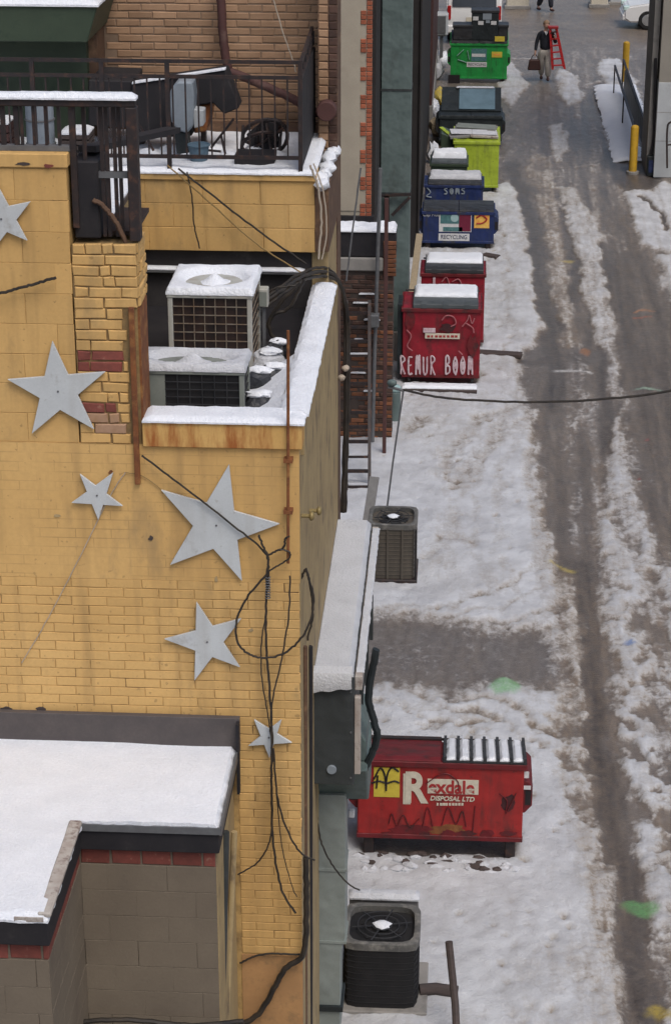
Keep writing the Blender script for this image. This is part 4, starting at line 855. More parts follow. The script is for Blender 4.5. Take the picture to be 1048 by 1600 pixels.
# ================================================================== KITCHEN DUCT ON THE ALLEY SIDE
kd = thing('exhaust_duct', 'long boxed exhaust duct along the alley wall, snow on top and dark front', 'duct', (-.9, 14.5, 3.2))
X0, X1, ZT = -1.085, -.735, 4.63
box('casing', M['duct_dark'], kd, X0, X1, 14.5, 17.55, 3.68, ZT, .01)
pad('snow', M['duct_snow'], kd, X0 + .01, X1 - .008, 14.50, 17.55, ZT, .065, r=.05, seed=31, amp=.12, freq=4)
# snow curling over the front edge
b = MB(); n = 16; vs = []; fs = []
for i in range(n + 1):
    x = X0 + .012 + (X1 - X0 - .03) * i / n; dr = .125 - .045 * (i / n) + .006 * math.sin(i * .9 + 1)
    vs += [(x, 14.54, ZT + .068), (x, 14.46, ZT + .045), (x, 14.435, ZT - .01), (x, 14.45, ZT - dr), (x, 14.497, ZT - dr - .012)]
for i in range(n):
    for k in range(4): fs.append((i * 5 + k, (i + 1) * 5 + k, (i + 1) * 5 + k + 1, i * 5 + k + 1))
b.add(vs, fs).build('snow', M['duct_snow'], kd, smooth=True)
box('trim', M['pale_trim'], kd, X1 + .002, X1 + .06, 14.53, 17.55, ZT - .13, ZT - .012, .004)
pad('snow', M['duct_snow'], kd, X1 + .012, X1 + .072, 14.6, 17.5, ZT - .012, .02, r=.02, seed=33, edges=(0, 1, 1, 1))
box('trim', M['pale_trim'], kd, X1 + .002, X1 + .05, 14.5, 14.56, 3.78, ZT - .18, .004)
for y in (15.4, 16.3, 17.2): box('flange', M['duct_dark'], kd, X1, X1 + .03, y - .015, y + .015, 3.66, ZT - .11)
a = P(518, 1203, Y=14.49); MB().cyl((a.x, 14.48, a.z), (a.x, 14.502, a.z), .038, n=18).build('cover_disc', M['bluegrey'], kd, .003, True)
for x in (-1.06, -.76):
    for z in (3.75, 4.15, 4.5): MB().cyl((x, 14.492, z), (x, 14.501, z), .008, n=8).build('rivet', M['steel_grey'], kd)
MB().prism([(14.75, 3.675), (15.12, 3.2), (15.6, 3.16), (15.6, 3.675)], 'x', -1.06, -.645).build('elbow', M['duct_green'], kd, .012)
MB().prism([(-1.0, 3.676), (-.66, 3.676), (-.66, 3.86), (-.70, 3.93), (-.735, 3.95), (-1.0, 3.95)], 'y', 14.9, 15.6).build('elbow', M['duct_green'], kd, .01)
rx0, rx1 = P(492, 1300, Y=15.0).x, P(540, 1300, Y=15.0).x
zj = P(510, 1462, Y=15.0).z; zk = P(510, 1490, Y=15.0).z
MB().prism([(rx0, 3.3), (rx1, 3.3), (rx1, zj), (rx1 - .04, zk), (rx1 - .045, .95), (rx0 - .04, .95), (rx0 - .035, zk), (rx0, zj)], 'y', 15.0, 15.3).build('riser', M['riser_grey'], kd, .006)
box('flange', M['charcoal'], kd, rx0 - .06, rx1 - .02, 14.97, 15.33, 1.22, 1.27)
for z in (2.6, 1.9): box('flange', M['riser_grey'], kd, rx0 - .008, rx1 + .008, 14.99, 15.31, z - .012, z + .012)
a = P(549, 1272, Y=15.4); tag(MB().box(a.x - .025, a.x + .025, 15.38, 15.44, a.z - .03, a.z + .03).build('junction_box', M['white_print'], None, .006), 'tiny white box under the duct elbow', 'box')
cable([(494, 1268), (500, 1310), (515, 1345), (540, 1378), (562, 1392)], 14.9, .007, M['cable'], 'thin black wire looping across the grey green riser')
cable([(588, 1015), (583, 1040), (576, 1090), (582, 1120), (589, 1150), (580, 1180), (568, 1205)], 14.9, .03, M['charcoal'], 'dark hose hanging down the right side of the exhaust duct', 'hose', 'hose', 8)
cable([(470, 905), (478, 890), (486, 925), (488, 965), (480, 1000)], 13.35, .008, M['cable'], 'black cable bowed along the alley side of the yellow corner')

# ================================================================== GROUND CONDENSERS
def drum(name, label, x0, x1, y0, y1, z0, z1, mbody, mtop, rows, grp):
    t = thing(name, label, 'air conditioner', ((x0 + x1) / 2, (y0 + y1) / 2, 0), grp)
    cx, cy = (x0 + x1) / 2, (y0 + y1) / 2; hx, hy = (x1 - x0) / 2, (y1 - y0) / 2
    def ring(s, k=7.): # rounded square
        out = []
        for i in range(32):
            a = 2 * PI * i / 32; c, q = math.cos(a), math.sin(a); r = (abs(c) ** k + abs(q) ** k) ** (-1 / k); out.append((cx + hx * s * r * c, cy + hy * s * r * q))
        return out
    MB().prism(ring(.97), 'z', z0, z1 - .06).build('coil', mbody, t, smooth=True)
    for k in range(rows): z = z0 + .06 + (z1 - z0 - .14) * k / (rows - 1); MB().tube([(x, y, z) for x, y in ring(.985)], .006, 5, True).build('louvre', mbody, t, smooth=True)
    b = MB(); o, i_ = ring(1.02), ring(.86, 5.); n = 32
    vs = [(x, y, z1 - .07) for x, y in o] + [(x, y, z1) for x, y in o] + [(x, y, z1 + .01) for x, y in ring(.95)] + [(x, y, z1) for x, y in i_] + [(x, y, z1 - .08) for x, y in i_]
    fs = [(k * n + j, k * n + (j + 1) % n, (k + 1) * n + (j + 1) % n, (k + 1) * n + j) for k in range(4) for j in range(n)]
    b.add(vs, fs).build('top_ring', mtop, t, smooth=True)
    MB().prism(ring(.85, 5.), 'z', z1 - .09, z1 - .075).build('fan_well', M['ac_black'], t)
    for j in range(5):
        a = j * 2 * PI / 5; MB().beam((cx, cy, z1 - .05), (cx + hx * .6 * math.cos(a), cy + hy * .6 * math.sin(a), z1 - .06), .13, .012).build('fan_blade', M['ac_black'], t)
    for s in (.25, .45, .65): MB().tube([(x, y, z1 - .012) for x, y in ring(s, 2.2)], .006, 5, True).build('guard_ring', M['lid_black'], t)
    for j in range(6):
        a = j * PI / 3 + .2; MB().beam((cx, cy, z1 - .015), (cx + hx * .8 * math.cos(a), cy + hy * .8 * math.sin(a), z1 - .012), .012, .01).build('guard_spoke', M['lid_black'], t)
    MB().lump((cx, cy, z1 - .008), .085 * hx / .35, .075, .02, 5, .2).build('snow', M['snow'], t, smooth=True)
    return t
d3 = drum('ground_condenser', 'black rounded air conditioner on the snow beside the grey green riser', -.945, -.235, 16.65, 17.35, .08, .79, M['ac_black'], M['ring_grey'], 10, 'ground air conditioners')
box('pad', M['concrete'], d3, -1.0, -.15, 16.6, 17.45, 0, .08, .01)
bd = thing('snowy_board', 'snow covered board standing behind the black air conditioner', 'board', (-.6, 17.6, 0))
box('panel', M['wood_grey'], bd, -.93, -.26, 17.55, 17.62, .0, .73, .006); pad('snow', M['dirty_snow'], bd, -.94, -.25, 17.5, 17.66, .73, .05, r=.04, seed=41)
d2 = drum('ground_condenser', 'round tan air conditioner with black fan top beyond the snowy duct', -1.17, -.505, 26.6, 27.3, .1, .90, M['coil2'], M['ring_grey'], 12, 'ground air conditioners')
box('stand', M['black_metal'], d2, -1.2, -.49, 26.56, 27.34, .015, .1, .01)
for x in (-1.15, -.9, -.7, -.515): box('corner_post', M['ac_black'] if x > -.6 else M['coil2'], d2, x - .012, x + .012, 26.585, 26.61, .1, .84)
lb = thing('leaning_board', 'grey board leaning up behind the round tan air conditioner', 'board', (-1.3, 27.8, 0))
a, b_ = P(585, 745, Y=28.2), P(572, 805, Y=27.7)
MB().beam((a.x, 28.2, a.z), (b_.x - .05, 27.6, 0.02), .14, .03).build('plank', M['wood_grey'], lb, .003)
sc = thing('scrap_pole', 'dark broken pole sticking out of the snow beside the black air conditioner', 'pole', P(712, 1600, Z=0))
MB().tube([P(715, 1660, Z=.02), P(711, 1570, Y=16.3), P(707, 1530, Y=16.4), P(701, 1472, Y=16.5)], .035, 8).build('shaft', M['wood_dark'], sc, smooth=True)
sc2 = MB().tube([P(655, 1548, Z=.10), P(680, 1546, Z=.1), P(715, 1551, Z=.09)], .06, 9).build('scrap_log', M['wood_dark'], smooth=True); tag(sc2, 'short dark log lying between the air conditioner and the broken pole', 'log')
tag(MB().tube([P(712, 1541, Z=.04), P(738, 1543, Z=.04)], .018, 6).build('scrap_stick', M['wood_dark']), 'small dark stick in the snow right of the broken pole', 'stick')

# ================================================================== DUMPSTERS
def dumpster(label, x0, x1, yf, D, zb, zf_, zr, m, msd=None, lids=('lid_black', 'lid_black'), snow=(1, 1), thk=.05, lidh=.05, pockets=True, lidx=None, legs='skid', rot=0, inset=.0, snowm='snow', lipped=False):
    t = thing('dumpster', label, 'dumpster', ((x0 + x1) / 2, yf, 0), 'dumpsters along the alley')
    W_ = x1 - x0
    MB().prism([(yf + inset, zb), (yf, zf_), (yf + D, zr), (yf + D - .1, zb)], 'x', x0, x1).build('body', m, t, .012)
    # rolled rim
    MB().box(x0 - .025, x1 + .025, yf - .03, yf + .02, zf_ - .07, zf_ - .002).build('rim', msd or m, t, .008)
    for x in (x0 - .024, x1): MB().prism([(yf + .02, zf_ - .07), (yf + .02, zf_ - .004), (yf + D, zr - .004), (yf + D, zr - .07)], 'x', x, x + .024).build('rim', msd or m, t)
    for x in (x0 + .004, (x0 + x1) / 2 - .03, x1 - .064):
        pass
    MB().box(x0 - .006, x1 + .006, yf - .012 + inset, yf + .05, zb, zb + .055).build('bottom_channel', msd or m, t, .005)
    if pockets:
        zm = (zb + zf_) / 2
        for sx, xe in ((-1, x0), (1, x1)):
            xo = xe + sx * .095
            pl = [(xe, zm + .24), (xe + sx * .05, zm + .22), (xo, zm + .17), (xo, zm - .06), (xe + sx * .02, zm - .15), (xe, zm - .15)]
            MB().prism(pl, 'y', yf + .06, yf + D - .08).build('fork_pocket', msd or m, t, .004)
            MB().prism([(xe + sx * .02, zm + .12), (xo - sx * .015, zm + .12), (xo - sx * .015, zm - .05), (xe + sx * .02, zm - .05)], 'y', yf + .055, yf + .062).build('mouth_shade', M['ink'], t)  # black plate paints the shade of a hollow mouth on the solid pocket
    for x in (x0 + .12, x1 - .12):
        for y in (yf + .10, yf + D - .2):
            if legs == 'skid': MB().box(x - .055, x + .055, y - .06, y + .06, -.02, zb + .01).build('leg', M['black_metal'], t, .01)
            else:
                MB().cyl((x - .025, y, .07), (x + .025, y, .07), .07, n=12).build('caster', M['tyre'], t, .006, True); MB().box(x - .03, x + .03, y - .03, y + .03, .12, zb + .01).build('bracket', M['black_metal'], t)
    # lids
    n = len(lids); la, lb2 = lidx or (x0, x1)
    for i, ml in enumerate(lids):
        a = la + (lb2 - la) * i / n + .006; c = la + (lb2 - la) * (i + 1) / n - .006
        if ml is None: continue
        MB().prism([(yf - .03, zf_ + .002), (yf - .02, zf_ + lidh * .7), (yf + .06, zf_ + lidh), (yf + D * .5, (zf_ + zr) / 2 + lidh + .02), (yf + D + .02, zr + lidh), (yf + D + .02, zr + .002)], 'x', a, c).build('lid', M[ml], t, .008, False)
        if ml != 'red_dark':
            for q in range(3): x = a + (c - a) * (q + .5) / 3; MB().prism([(yf - .034, zf_ + .004), (yf - .026, zf_ + lidh * .72), (yf + .055, zf_ + lidh + .012), (yf + .06, zf_ + .01)], 'x', x - .05, x + .05).build('lid_rib', M[ml], t)
        if snow[i]:
            f_ = lambda x, y: np.interp(y, [yf - .03, yf + .06, yf + D * .5, yf + D + .02], [zf_ + lidh * .8, zf_ + lidh, (zf_ + zr) / 2 + lidh + .02, zr + lidh])
            pad('snow_cap', M[snowm], t, a + .02, c - .02, yf + D * .30, yf + D, f_, thk, r=.07, seed=int(abs(x0) * 100) + i + int(yf), amp=.25)
    MB().cyl((x0 + .02, yf + D + .02, zr + .02), (x1 - .02, yf + D + .02, zr + .02), .016, n=8).build('hinge_bar', M['black_metal'], t)
    return t
def plate(t, u0, u1, v0, v1, yf, m, name='sticker', d=.006):
    a, c = P(u0, v0, Y=yf), P(u1, v1, Y=yf); return MB().box(a.x, c.x, yf - d, yf + .002, c.z, a.z).build(name, M[m], t)
def scribble(t, px, yf, r, m, name='graffiti', d=.010):
    return MB().tube(spline([P(u, v, Y=yf - d) for u, v in px], 6), r, 5).build(name, M[m], t, smooth=True)

M['scorch'] = mat('scorched_paint', (.035, .014, .016), (.08, .016, .018), sc=14, rough=.7)
NB = [0]
def blob(t, u, v, ru, rv, yf, m, name):
    pl = []
    for k in range(16):
        a = k * PI / 8; q = P(u + ru * math.cos(a) * random.uniform(.6, 1.1), v + rv * math.sin(a) * random.uniform(.6, 1.1), Y=yf); pl.append((q.x, q.z))
    NB[0] += 1; return MB().prism(pl, 'y', yf - .002 - .0004 * (NB[0] % 12), yf + .002).build(name, M[m], t)
GL = {'R': [[(0, 0), (.05, .5), (0, 1), (.45, 1), (.55, .75), (.1, .55), (.6, 0)]], 'E': [[(.6, .95), (.1, 1), (0, .5), (.1, 0), (.6, .05)], [(.05, .5), (.45, .55)]],
      'M': [[(0, 0), (.05, .9), (.2, 1), (.3, .3), (.42, 1), (.58, .95), (.62, 0)]], 'U': [[(0, 1), (.02, .2), (.3, 0), (.55, .2), (.58, 1)]],
      'B': [[(0, 0), (.02, 1), (.4, 1), (.5, .75), (.1, .52), (.55, .45), (.55, .1), (0, 0)]], 'O': [[(.3, 1), (.03, .7), (.03, .3), (.3, 0), (.57, .3), (.57, .7), (.3, 1)], [(.3, .7), (.2, .5), (.3, .3), (.4, .5), (.3, .7)]], ' ': [], 'S': [[(.55, .9), (.25, 1), (.05, .75), (.5, .4), (.45, .05), (0, .1)]]}
def spray(t, word, u0, u1, v0, v1, yf, r, m, wid=.62):
    n = len(word); dw = (u1 - u0) / n
    for i, chh in enumerate(word):
        for st in GL[chh]:
            for dx in (0, .10):
                pts = [(u0 + (i + .05 + (x + dx) * wid / .62 * .85) * dw, v1 - (y * .94 + random.uniform(-.03, .05)) * (v1 - v0)) for x, y in st]
                scribble(t, pts, yf, r, m, 'graffiti', .012)
# nearest red dumpster: left lid bare, ribbed right lid with snow in the grooves
yf = 19.45
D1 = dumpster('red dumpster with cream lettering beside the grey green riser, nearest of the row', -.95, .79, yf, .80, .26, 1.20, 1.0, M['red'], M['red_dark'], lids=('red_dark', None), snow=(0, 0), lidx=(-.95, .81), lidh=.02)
zl = lambda y: 1.20 + (1.0 - 1.20) * (y - yf) / .80
lx0, lx1 = -.06, .815
MB().prism([(yf - .03, 1.203), (yf - .03, 1.222), (yf + .82, 1.022), (yf + .82, 1.003)], 'x', lx0, lx1).build('lid', M['lid_black'], D1)
for k in range(7):
    x = lx0 + .02 + (lx1 - lx0 - .04) * k / 6; MB().prism([(yf - .035, 1.21), (yf - .03, 1.27), (yf + .82, 1.07), (yf + .82, 1.01)], 'x', x - .015, x + .015).build('lid_rib', M['lid_black'], D1)
    if k < 6:
        w_ = (lx1 - lx0 - .04) / 6; pad('snow_cap', M['snow'], D1, x + .017, x + w_ - .017, yf - .01, yf + .8, lambda x_, y_: zl(y_) + .022, .035, r=.025, seed=50 + k, amp=.3, res=.025)
for z in (1.06,): MB().box(-.93, -.08, yf + .74, yf + .80, 1.035, 1.062).build('lid_edge', M['black_metal'], D1)
plate(D1, 584, 624, 1199, 1246, yf, 'yellow_sign')
for px in ([(584, 1218), (594, 1201), (601, 1212), (603, 1236)], [(603, 1236), (605, 1212), (612, 1200), (623, 1206)], [(580, 1224), (592, 1221), (604, 1224), (616, 1221), (624, 1224)], [(590, 1212), (588, 1232)]): scribble(D1, px, yf, .010, 'ink', 'graffiti')
a = P(648, 1233, Y=yf); text('R', 'lettering', M['cream'], D1, (a.x, yf - .006, a.z), .50, offset=.016, sx=.78, ext=.004)
plate(D1, 630, 641, 1209, 1257, yf, 'cream', 'lettering_stroke', .004)
plate(D1, 668, 747, 1217, 1242, yf, 'cream', 'name_plate')
a = P(705, 1229.5, Y=yf); text('exdale', 'lettering', M['red_print'], D1, (a.x, yf - .009, a.z - .01), .215, offset=.006, sx=.86)
a = P(706, 1248.5, Y=yf); text('DISPOSAL LTD', 'lettering', M['cream'], D1, (a.x, yf - .006, a.z), .075, offset=.002, sx=.95, shear=.2)
for k in range(9): plate(D1, 682 + k * 4.8, 682 + k * 4.8 + random.uniform(2.5, 4.2), 1255, 1259, yf, 'cream', 'worn_print', .004)
for px in ([(665, 1225), (685, 1212), (700, 1210), (715, 1222), (716, 1236)], [(607, 1288), (612, 1272), (620, 1290), (630, 1274), (640, 1292), (655, 1280)], [(660, 1292), (668, 1262), (676, 1292)], [(690, 1290), (700, 1262), (712, 1288), (722, 1268), (728, 1292)], [(742, 1260), (738, 1300)], [(780, 1240), (792, 1252), (790, 1272), (806, 1240)]): scribble(D1, px, yf, .006, 'red_dark')
plate(D1, 815, 826, 1206, 1216, yf + .05, 'white_print'); blob(D1, 794, 1255, 15, 15, yf, 'scorch', 'scorched_patch'); blob(D1, 697, 1298, 34, 10, yf, 'rust', 'rust_patch'); blob(D1, 640, 1296, 40, 8, yf, 'red_dark', 'grime_patch')
for k in range(7): blob(D1, 600 + k * 31 + random.uniform(-8, 8), 1303, random.uniform(9, 20), random.uniform(4, 8), yf, 'red_dark', 'grime_patch')
plate(D1, 816, 829, 1228, 1234, yf + .05, 'white_print')
t = thing('snow_rubble', 'dark icy rubble in the snow under the nearest red dumpster', 'rubble', (0, 19.4, 0))
b = MB()
for k in range(34): b.lump((random.uniform(-.95, .75), random.uniform(19.1, 19.45), .05), random.uniform(.04, .10), random.uniform(.03, .07), random.uniform(.025, .055), k, .3, 1)
o = b.build('rubble', M['dirty_snow'], t); o['kind'] = 'stuff'
b = MB()
for k in range(22): b.lump((random.uniform(-.95, .7), random.uniform(19.2, 19.5), .05), random.uniform(.04, .09), random.uniform(.03, .06), random.uniform(.02, .05), k + 50, .3, 1)
o = b.build('dark_rubble', M['wood_dark'], t); o['kind'] = 'stuff'

yf = 35.2
D2 = dumpster('tall red dumpster with white graffiti beside the brick pier, snow on its lid', -.97, .38, yf, .95, .15, 1.43, 1.45, M['crimson'], M['red_dark'], lids=('lid_grey',), snow=(1,), lidx=(-.80, .34), lidh=.10, thk=.06, pockets=False, legs='caster', inset=.06)
spray(D2, 'REMUR BOOM', 625, 742, 556, 585, yf + .03, .011, 'graffiti')
plate(D2, 661, 680, 512, 519, yf, 'graffiti', d=.02); plate(D2, 664, 718, 520, 529, yf, 'cream', 'name_plate', .02)
for k in range(8): plate(D2, 667 + k * 6.2, 667 + k * 6.2 + random.uniform(2.5, 5), 523, 526.5, yf, 'red_print', 'worn_print', .024)
for px in ([(690, 500), (697, 493), (708, 495), (712, 505), (704, 510)], [(722, 510), (730, 500), (733, 492), (737, 505), (741, 497)], [(728, 505), (738, 512), (740, 520)], [(635, 515), (642, 525), (636, 540), (644, 548)], [(716, 548), (722, 554)]): scribble(D2, px, yf, .012, 'faint_graffiti', 'graffiti', .02)
blob(D2, 700, 512, 15, 8, yf - .012, 'scorch', 'scorched_patch'); blob(D2, 640, 500, 9, 20, yf - .012, 'red_dark', 'grime_patch'); blob(D2, 738, 540, 10, 18, yf - .012, 'red_dark', 'grime_patch')
box('plastic_sheet', M['charcoal'], D2, -1.06, -.98, 35.3, 35.9, .2, 1.45)
yf = 37.35
D3 = dumpster('red dumpster half hidden behind the graffitied red one', -.70, .46, yf, .92, .15, 1.46, 1.46, M['crimson'], M['red_dark'], lids=('lid_black',), snow=(1,), lidx=(-.64, .44), lidh=.10, thk=.06, pockets=False, legs='caster')
a = P(678, 442, Y=yf); text('I', 'lettering', M['graffiti'], D3, (a.x, yf - .03, a.z), .26, offset=.01, ext=.02)
for px in ([(690, 440), (697, 433), (702, 444)], [(706, 440), (716, 436), (722, 446)]): scribble(D3, px, yf, .012, 'faint_graffiti', 'graffiti', .02)
yf = 44.4
D4 = dumpster('navy dumpster with picture stickers and a dark lid', -.82, .71, yf, .85, .16, .86, .86, M['navy'], M['navy'], lids=('dark_g', 'dark_g') if False else ('lid_black', 'lid_black'), snow=(0, 0), lidh=.04)
plate(D4, 686, 736, 332, 362, yf, 'white_print', 'sticker', .008); plate(D4, 688, 717, 334, 349, yf, 'teal_print', 'sticker', .012); plate(D4, 717, 735, 334, 361, yf, 'maroon_print', 'sticker', .012)
a = P(710, 340, Y=yf); MB().cyl((a.x, yf - .018, a.z), (a.x, yf - .01, a.z), .085, n=16).build('sticker_disc', M['paleteal'], D4)
plate(D4, 692, 722, 354, 361, yf, 'teal_print', 'sticker', .012)
plate(D4, 741, 764, 331, 356, yf, 'orange_print', 'sticker', .01); scribble(D4, [(744, 340), (752, 336), (760, 342), (754, 348), (744, 349)], yf, .018, 'red_print', 'sticker_print', .012)
plate(D4, 685, 733, 364, 376, yf, 'white_print', 'sticker', .008); a = P(709, 370, Y=yf); text('RECYCLING', 'lettering', M['navy'], D4, (a.x, yf - .012, a.z), .13, sx=.82)
a = P(673, 335, Y=yf); text('Cap Plus', 'lettering', M['white_print'], D4, (a.x, yf - .008, a.z), .10)
yf = 46.6
D5 = dumpster('small navy dumpster with white scrawl and snow on its lid', -.82, .48, yf, .80, .16, .92, .95, M['navy'], M['navy'], lids=('lid_black',), snow=(1,), lidx=(-.76, .46), lidh=.05, thk=.09, pockets=False, snowm='dirty_snow')
a = P(711, 298, Y=yf); spray(D5, 'SOMS', 693, 729, 293, 303, yf, .011, 'bluegrey')
for px in ([(666, 292), (672, 300), (666, 306), (674, 308)],): scribble(D5, px, yf, .014, 'bluegrey', 'graffiti', .015)
D6 = dumpster('little dark green dumpster under thick snow behind the small navy one', -.72, .12, 48.1, .8, .15, 1.06, 1.1, M['dark_green'], M['dark_green'], lids=('lid_grey',), snow=(1,), lidh=.05, thk=.12, pockets=False)
yf = 49.6
D7 = dumpster('lime green dumpster heaped with cardboard', -.20, .86, yf, 1.1, .16, 1.26, 1.40, M['lime'], M['lime'], lids=(None,), snow=(0,), pockets=False, legs='caster')
MB().prism([(-.52, .2), (-.20, .2), (-.20, 1.27), (-.52, 1.40)], 'y', yf + .25, yf + 1.1).build('side_bin', M['dark_green'], D7, .01)
MB().beam((-.53, yf + .75, 1.43), (-.18, yf + .1, 1.29), .10, .03).build('side_rim', M['lime'], D7)
for k, (x, y, z, a_, lb2) in enumerate(((.15, 50.0, 1.36, .2, 'flat grey cardboard sheet on top of the lime green dumpster, front one'), (.3, 50.35, 1.42, -.15, 'folded grey cardboard box lying across the lime green dumpster'), (.5, 49.95, 1.36, .05, 'brownish cardboard flap at the right end of the lime green dumpster'))):
    t = thing('cardboard_box', lb2, 'cardboard', (x, y, z), 'cardboard on the lime green dumpster')
    w_ = .5 if k < 2 else .33
    o = MB().box(x - w_, x + w_, y - .22, y + .22, z - .03, z + .02).build('panel', M['wood_grey'] if k < 2 else M['pale_trim'], t, .004); o.rotation_euler = (.08, .05 * (k - 1), a_)
    o = MB().box(x - w_ + .05, x + w_ - .03, y - .15, y + .2, z + .035, z + .05).build('flap', M['ac_grey'] if k == 1 else M['dirty_snow'], t); o.rotation_euler = (.1, .03, a_ * .6)
yf = 54.8
D8 = dumpster('dark dumpster with a blue grey panel on its raised lid', -.62, 1.0, yf, 1.25, .16, .80, .80, M['charcoal'], M['charcoal'], lids=('charcoal', 'charcoal'), snow=(0, 0), pockets=True, lidh=.04)
t_ = MB().prism([(yf + .35, .88), (yf + .4, .84), (yf + 1.3, 1.28), (yf + 1.26, 1.33)], 'x', -.58, .98).build('raised_lid', M['charcoal'], D8, .01)
MB().prism([(yf + .36, .925), (yf + .39, .905), (yf + 1.2, 1.315), (yf + 1.18, 1.335)], 'x', -.12, .82).build('lid_panel', M['lid_blue'], D8, .006)
pad('snow_cap', M['dirty_snow'], D8, -.2, .8, yf + 1.12, yf + 1.26, 1.33, .03, r=.03, seed=77)
yf = 63.8
D9 = dumpster('bright green dumpster with stickers near the cross street', -.42, 1.27, yf, 1.0, .12, 1.17, 1.35, M['green'], M['green'], lids=('lid_black', 'lid_black'), snow=(0, 0), lidh=.06)
plate(D9, 736, 760, 75, 95, yf, 'teal_print', 'sticker', .012); plate(D9, 737, 758, 83, 88, yf, 'white_print', 'sticker', .018); plate(D9, 729, 760, 96, 104, yf, 'white_print', 'sticker', .012); plate(D9, 768, 784, 80, 89, yf, 'yellow_sign', 'sticker', .012); plate(D9, 773, 788, 56, 64, yf - .04, 'yellow_sign', 'sticker', .012)
plate(D9, 771, 781, 83, 86, yf, 'orange_print', 'worn_print', .016); a = P(745, 100, Y=yf); text('RECYCLING', 'lettering', M['ink'], D9, (a.x, yf - .014, a.z), .10)
for k in range(3): # recycling arrows
    a0_ = P(724, 87, Y=yf); an = PI / 2 + k * 2 * PI / 3; p0 = (a0_.x + .2 * math.cos(an), yf - .01, a0_.z + .2 * math.sin(an)); an2 = an + 1.5; p1 = (a0_.x + .2 * math.cos(an2), yf - .01, a0_.z + .2 * math.sin(an2))
    MB().beam(p0, p1, .012, .055, (0, 1, 0)).build('recycling_arrow', M['paleteal'], D9)
plate(D9, 700, 718, 116, 131, yf - .05, 'ink', 'corner_guard', .05)
for k, (u0, u1, v0, v1, lbx, m) in enumerate(((737, 778, 15, 64, 'tall dark crate with printed sides standing on the green dumpster', 'charcoal'), (708, 737, 38, 62, 'low black box on the left of the green dumpster lid', 'lid_black'), (779, 793, 38, 62, 'small black box on the right end of the green dumpster lid', 'lid_black'))):
    a, c = P(u0, v0, Y=yf + .1), P(u1, v1, Y=yf + .1); t = thing('plastic_crate', lbx, 'crate', ((a.x + c.x) / 2, yf + .3, 1.25), 'boxes on the green dumpster'); zb_ = 1.25
    box('body', M[m], t, a.x, c.x, yf + .1, yf + .7, zb_, a.z - .03, .015); box('rim', M['lid_black'], t, a.x - .02, c.x + .02, yf + .08, yf + .72, a.z - .08, a.z, .01)
    if k == 0:
        for (uu, vv, s, mm) in ((761, 25, .13, 'bluegrey'), (751, 35, .08, 'white_print'), (743, 28, .08, 'white_print'), (771, 35, .08, 'white_print'), (762, 33, .06, 'bluegrey')):
            q = P(uu, vv, Y=yf + .1); MB().box(q.x - s, q.x + s, yf + .092, yf + .101, q.z - s * .7, q.z + s * .7).build('print', M[mm], t)
# planks and clutter by the row
for k, (u0, v0, u1, v1, w_, m, lbx, sn_) in enumerate(((628, 607, 745, 611, .22, 'wood_dark', 'snow topped plank on the ground in front of the graffitied red dumpster', 1), (748, 551, 815, 555, .2, 'wood_dark', 'dark wet plank sticking out right of the red dumpsters', 0), (755, 398, 778, 402, .2, 'wood_dark', 'short dark timber by the corner of the picture stickered dumpster', 0))):
    a, c = P(u0, v0, Z=.05), P(u1, v1, Z=.05); t = thing('plank', lbx, 'plank', a); MB().beam(a, c, w_, .08).build('timber', M[m], t, .008)
    if sn_: pad('snow', M['snow'], t, a.x, c.x, a.y - .11, a.y + .11, .09, .05, r=.05, seed=61)

# ================================================================== LEFT ROW BEYOND: PIER, BEIGE BUILDING, DUCT, DARK BUILDINGS
bp_ = thing('brick_pier', 'dark sooty brick pier with a concrete band and snow on its cap', 'pier', (-1.5, 32.4, 0))
yp = 32.4; px0, px1 = -2.4, -1.04
box('core', M['dark_mortar'], bp_, px0, px1 - .008, yp + .008, 32.8, 0, 3.36)
lay(bp_, 'brick', -1.93, px1, .0, 2.86, yp, .225, .0755, .012, lambda x, z: (M['rusty_brick'] if random.random() < (.5 if z < 1.9 else .08) else M['brown_brick']), jy=.012, ch=.010, jit=.006)
box('band', M['concrete'], bp_, px0, px1 - .17, yp - .05, 32.8, 2.86, 3.08, .02)
lay(bp_, 'brick', px1 - .17, px1 + .04, 2.78, 3.36, yp - .05, .21, .0755, .012, M['rusty_brick'], half=False, jy=.01)
box('cap', M['black'], bp_, px0, px1 + .03, yp - .03, 32.8, 3.09, 3.50, .015)
pad('snow', M['snow'], bp_, px0, px1 + .03, yp - .06, 32.8, 3.50, .07, r=.08, seed=64, amp=.5)
for k in range(7):
    z = .9 + k * .27 + random.uniform(-.08, .08); x = -1.85 + random.random() * .35
    pad('snow', M['dirty_snow'], bp_, x, x + random.uniform(.12, .3), yp - .035, yp + .01, z, .02, r=.015, res=.02, seed=k)
ld = thing('wooden_ladder', 'dark ladder leaning against the sooty brick pier', 'ladder', P(560, 765, Z=0))
La, Lb = P(541, 770, Z=0), P(541, 470, Y=32.33); Ra, Rb = P(577, 770, Z=0), P(577, 470, Y=32.33)
MB().beam(La, Lb, .05, .08).build('side_rail', M['black_metal'], ld); MB().beam(Ra, Rb, .05, .08).build('side_rail', M['black_metal'], ld)
for k in range(13):
    t = .035 + k * .075; p, q = La.lerp(Lb, t), Ra.lerp(Rb, t); MB().beam(p, q, .05, .045).build('rung', M['black_metal'], ld)
    if k in (0, 2, 9): MB().beam(p + Vector((.03, -.01, .03)), q + Vector((-.03, -.01, .03)), .04, .018).build('snow', M['dirty_snow'], ld)
a = P(600, 712, Z=0); tag(MB().box(a.x - .03, a.x + .03, a.y - .03, a.y + .03, 0, 4.2).build('steel_post', M['maroon_wall'], None, .006), 'tall rusty brown post standing beside the leaning ladder', 'post')
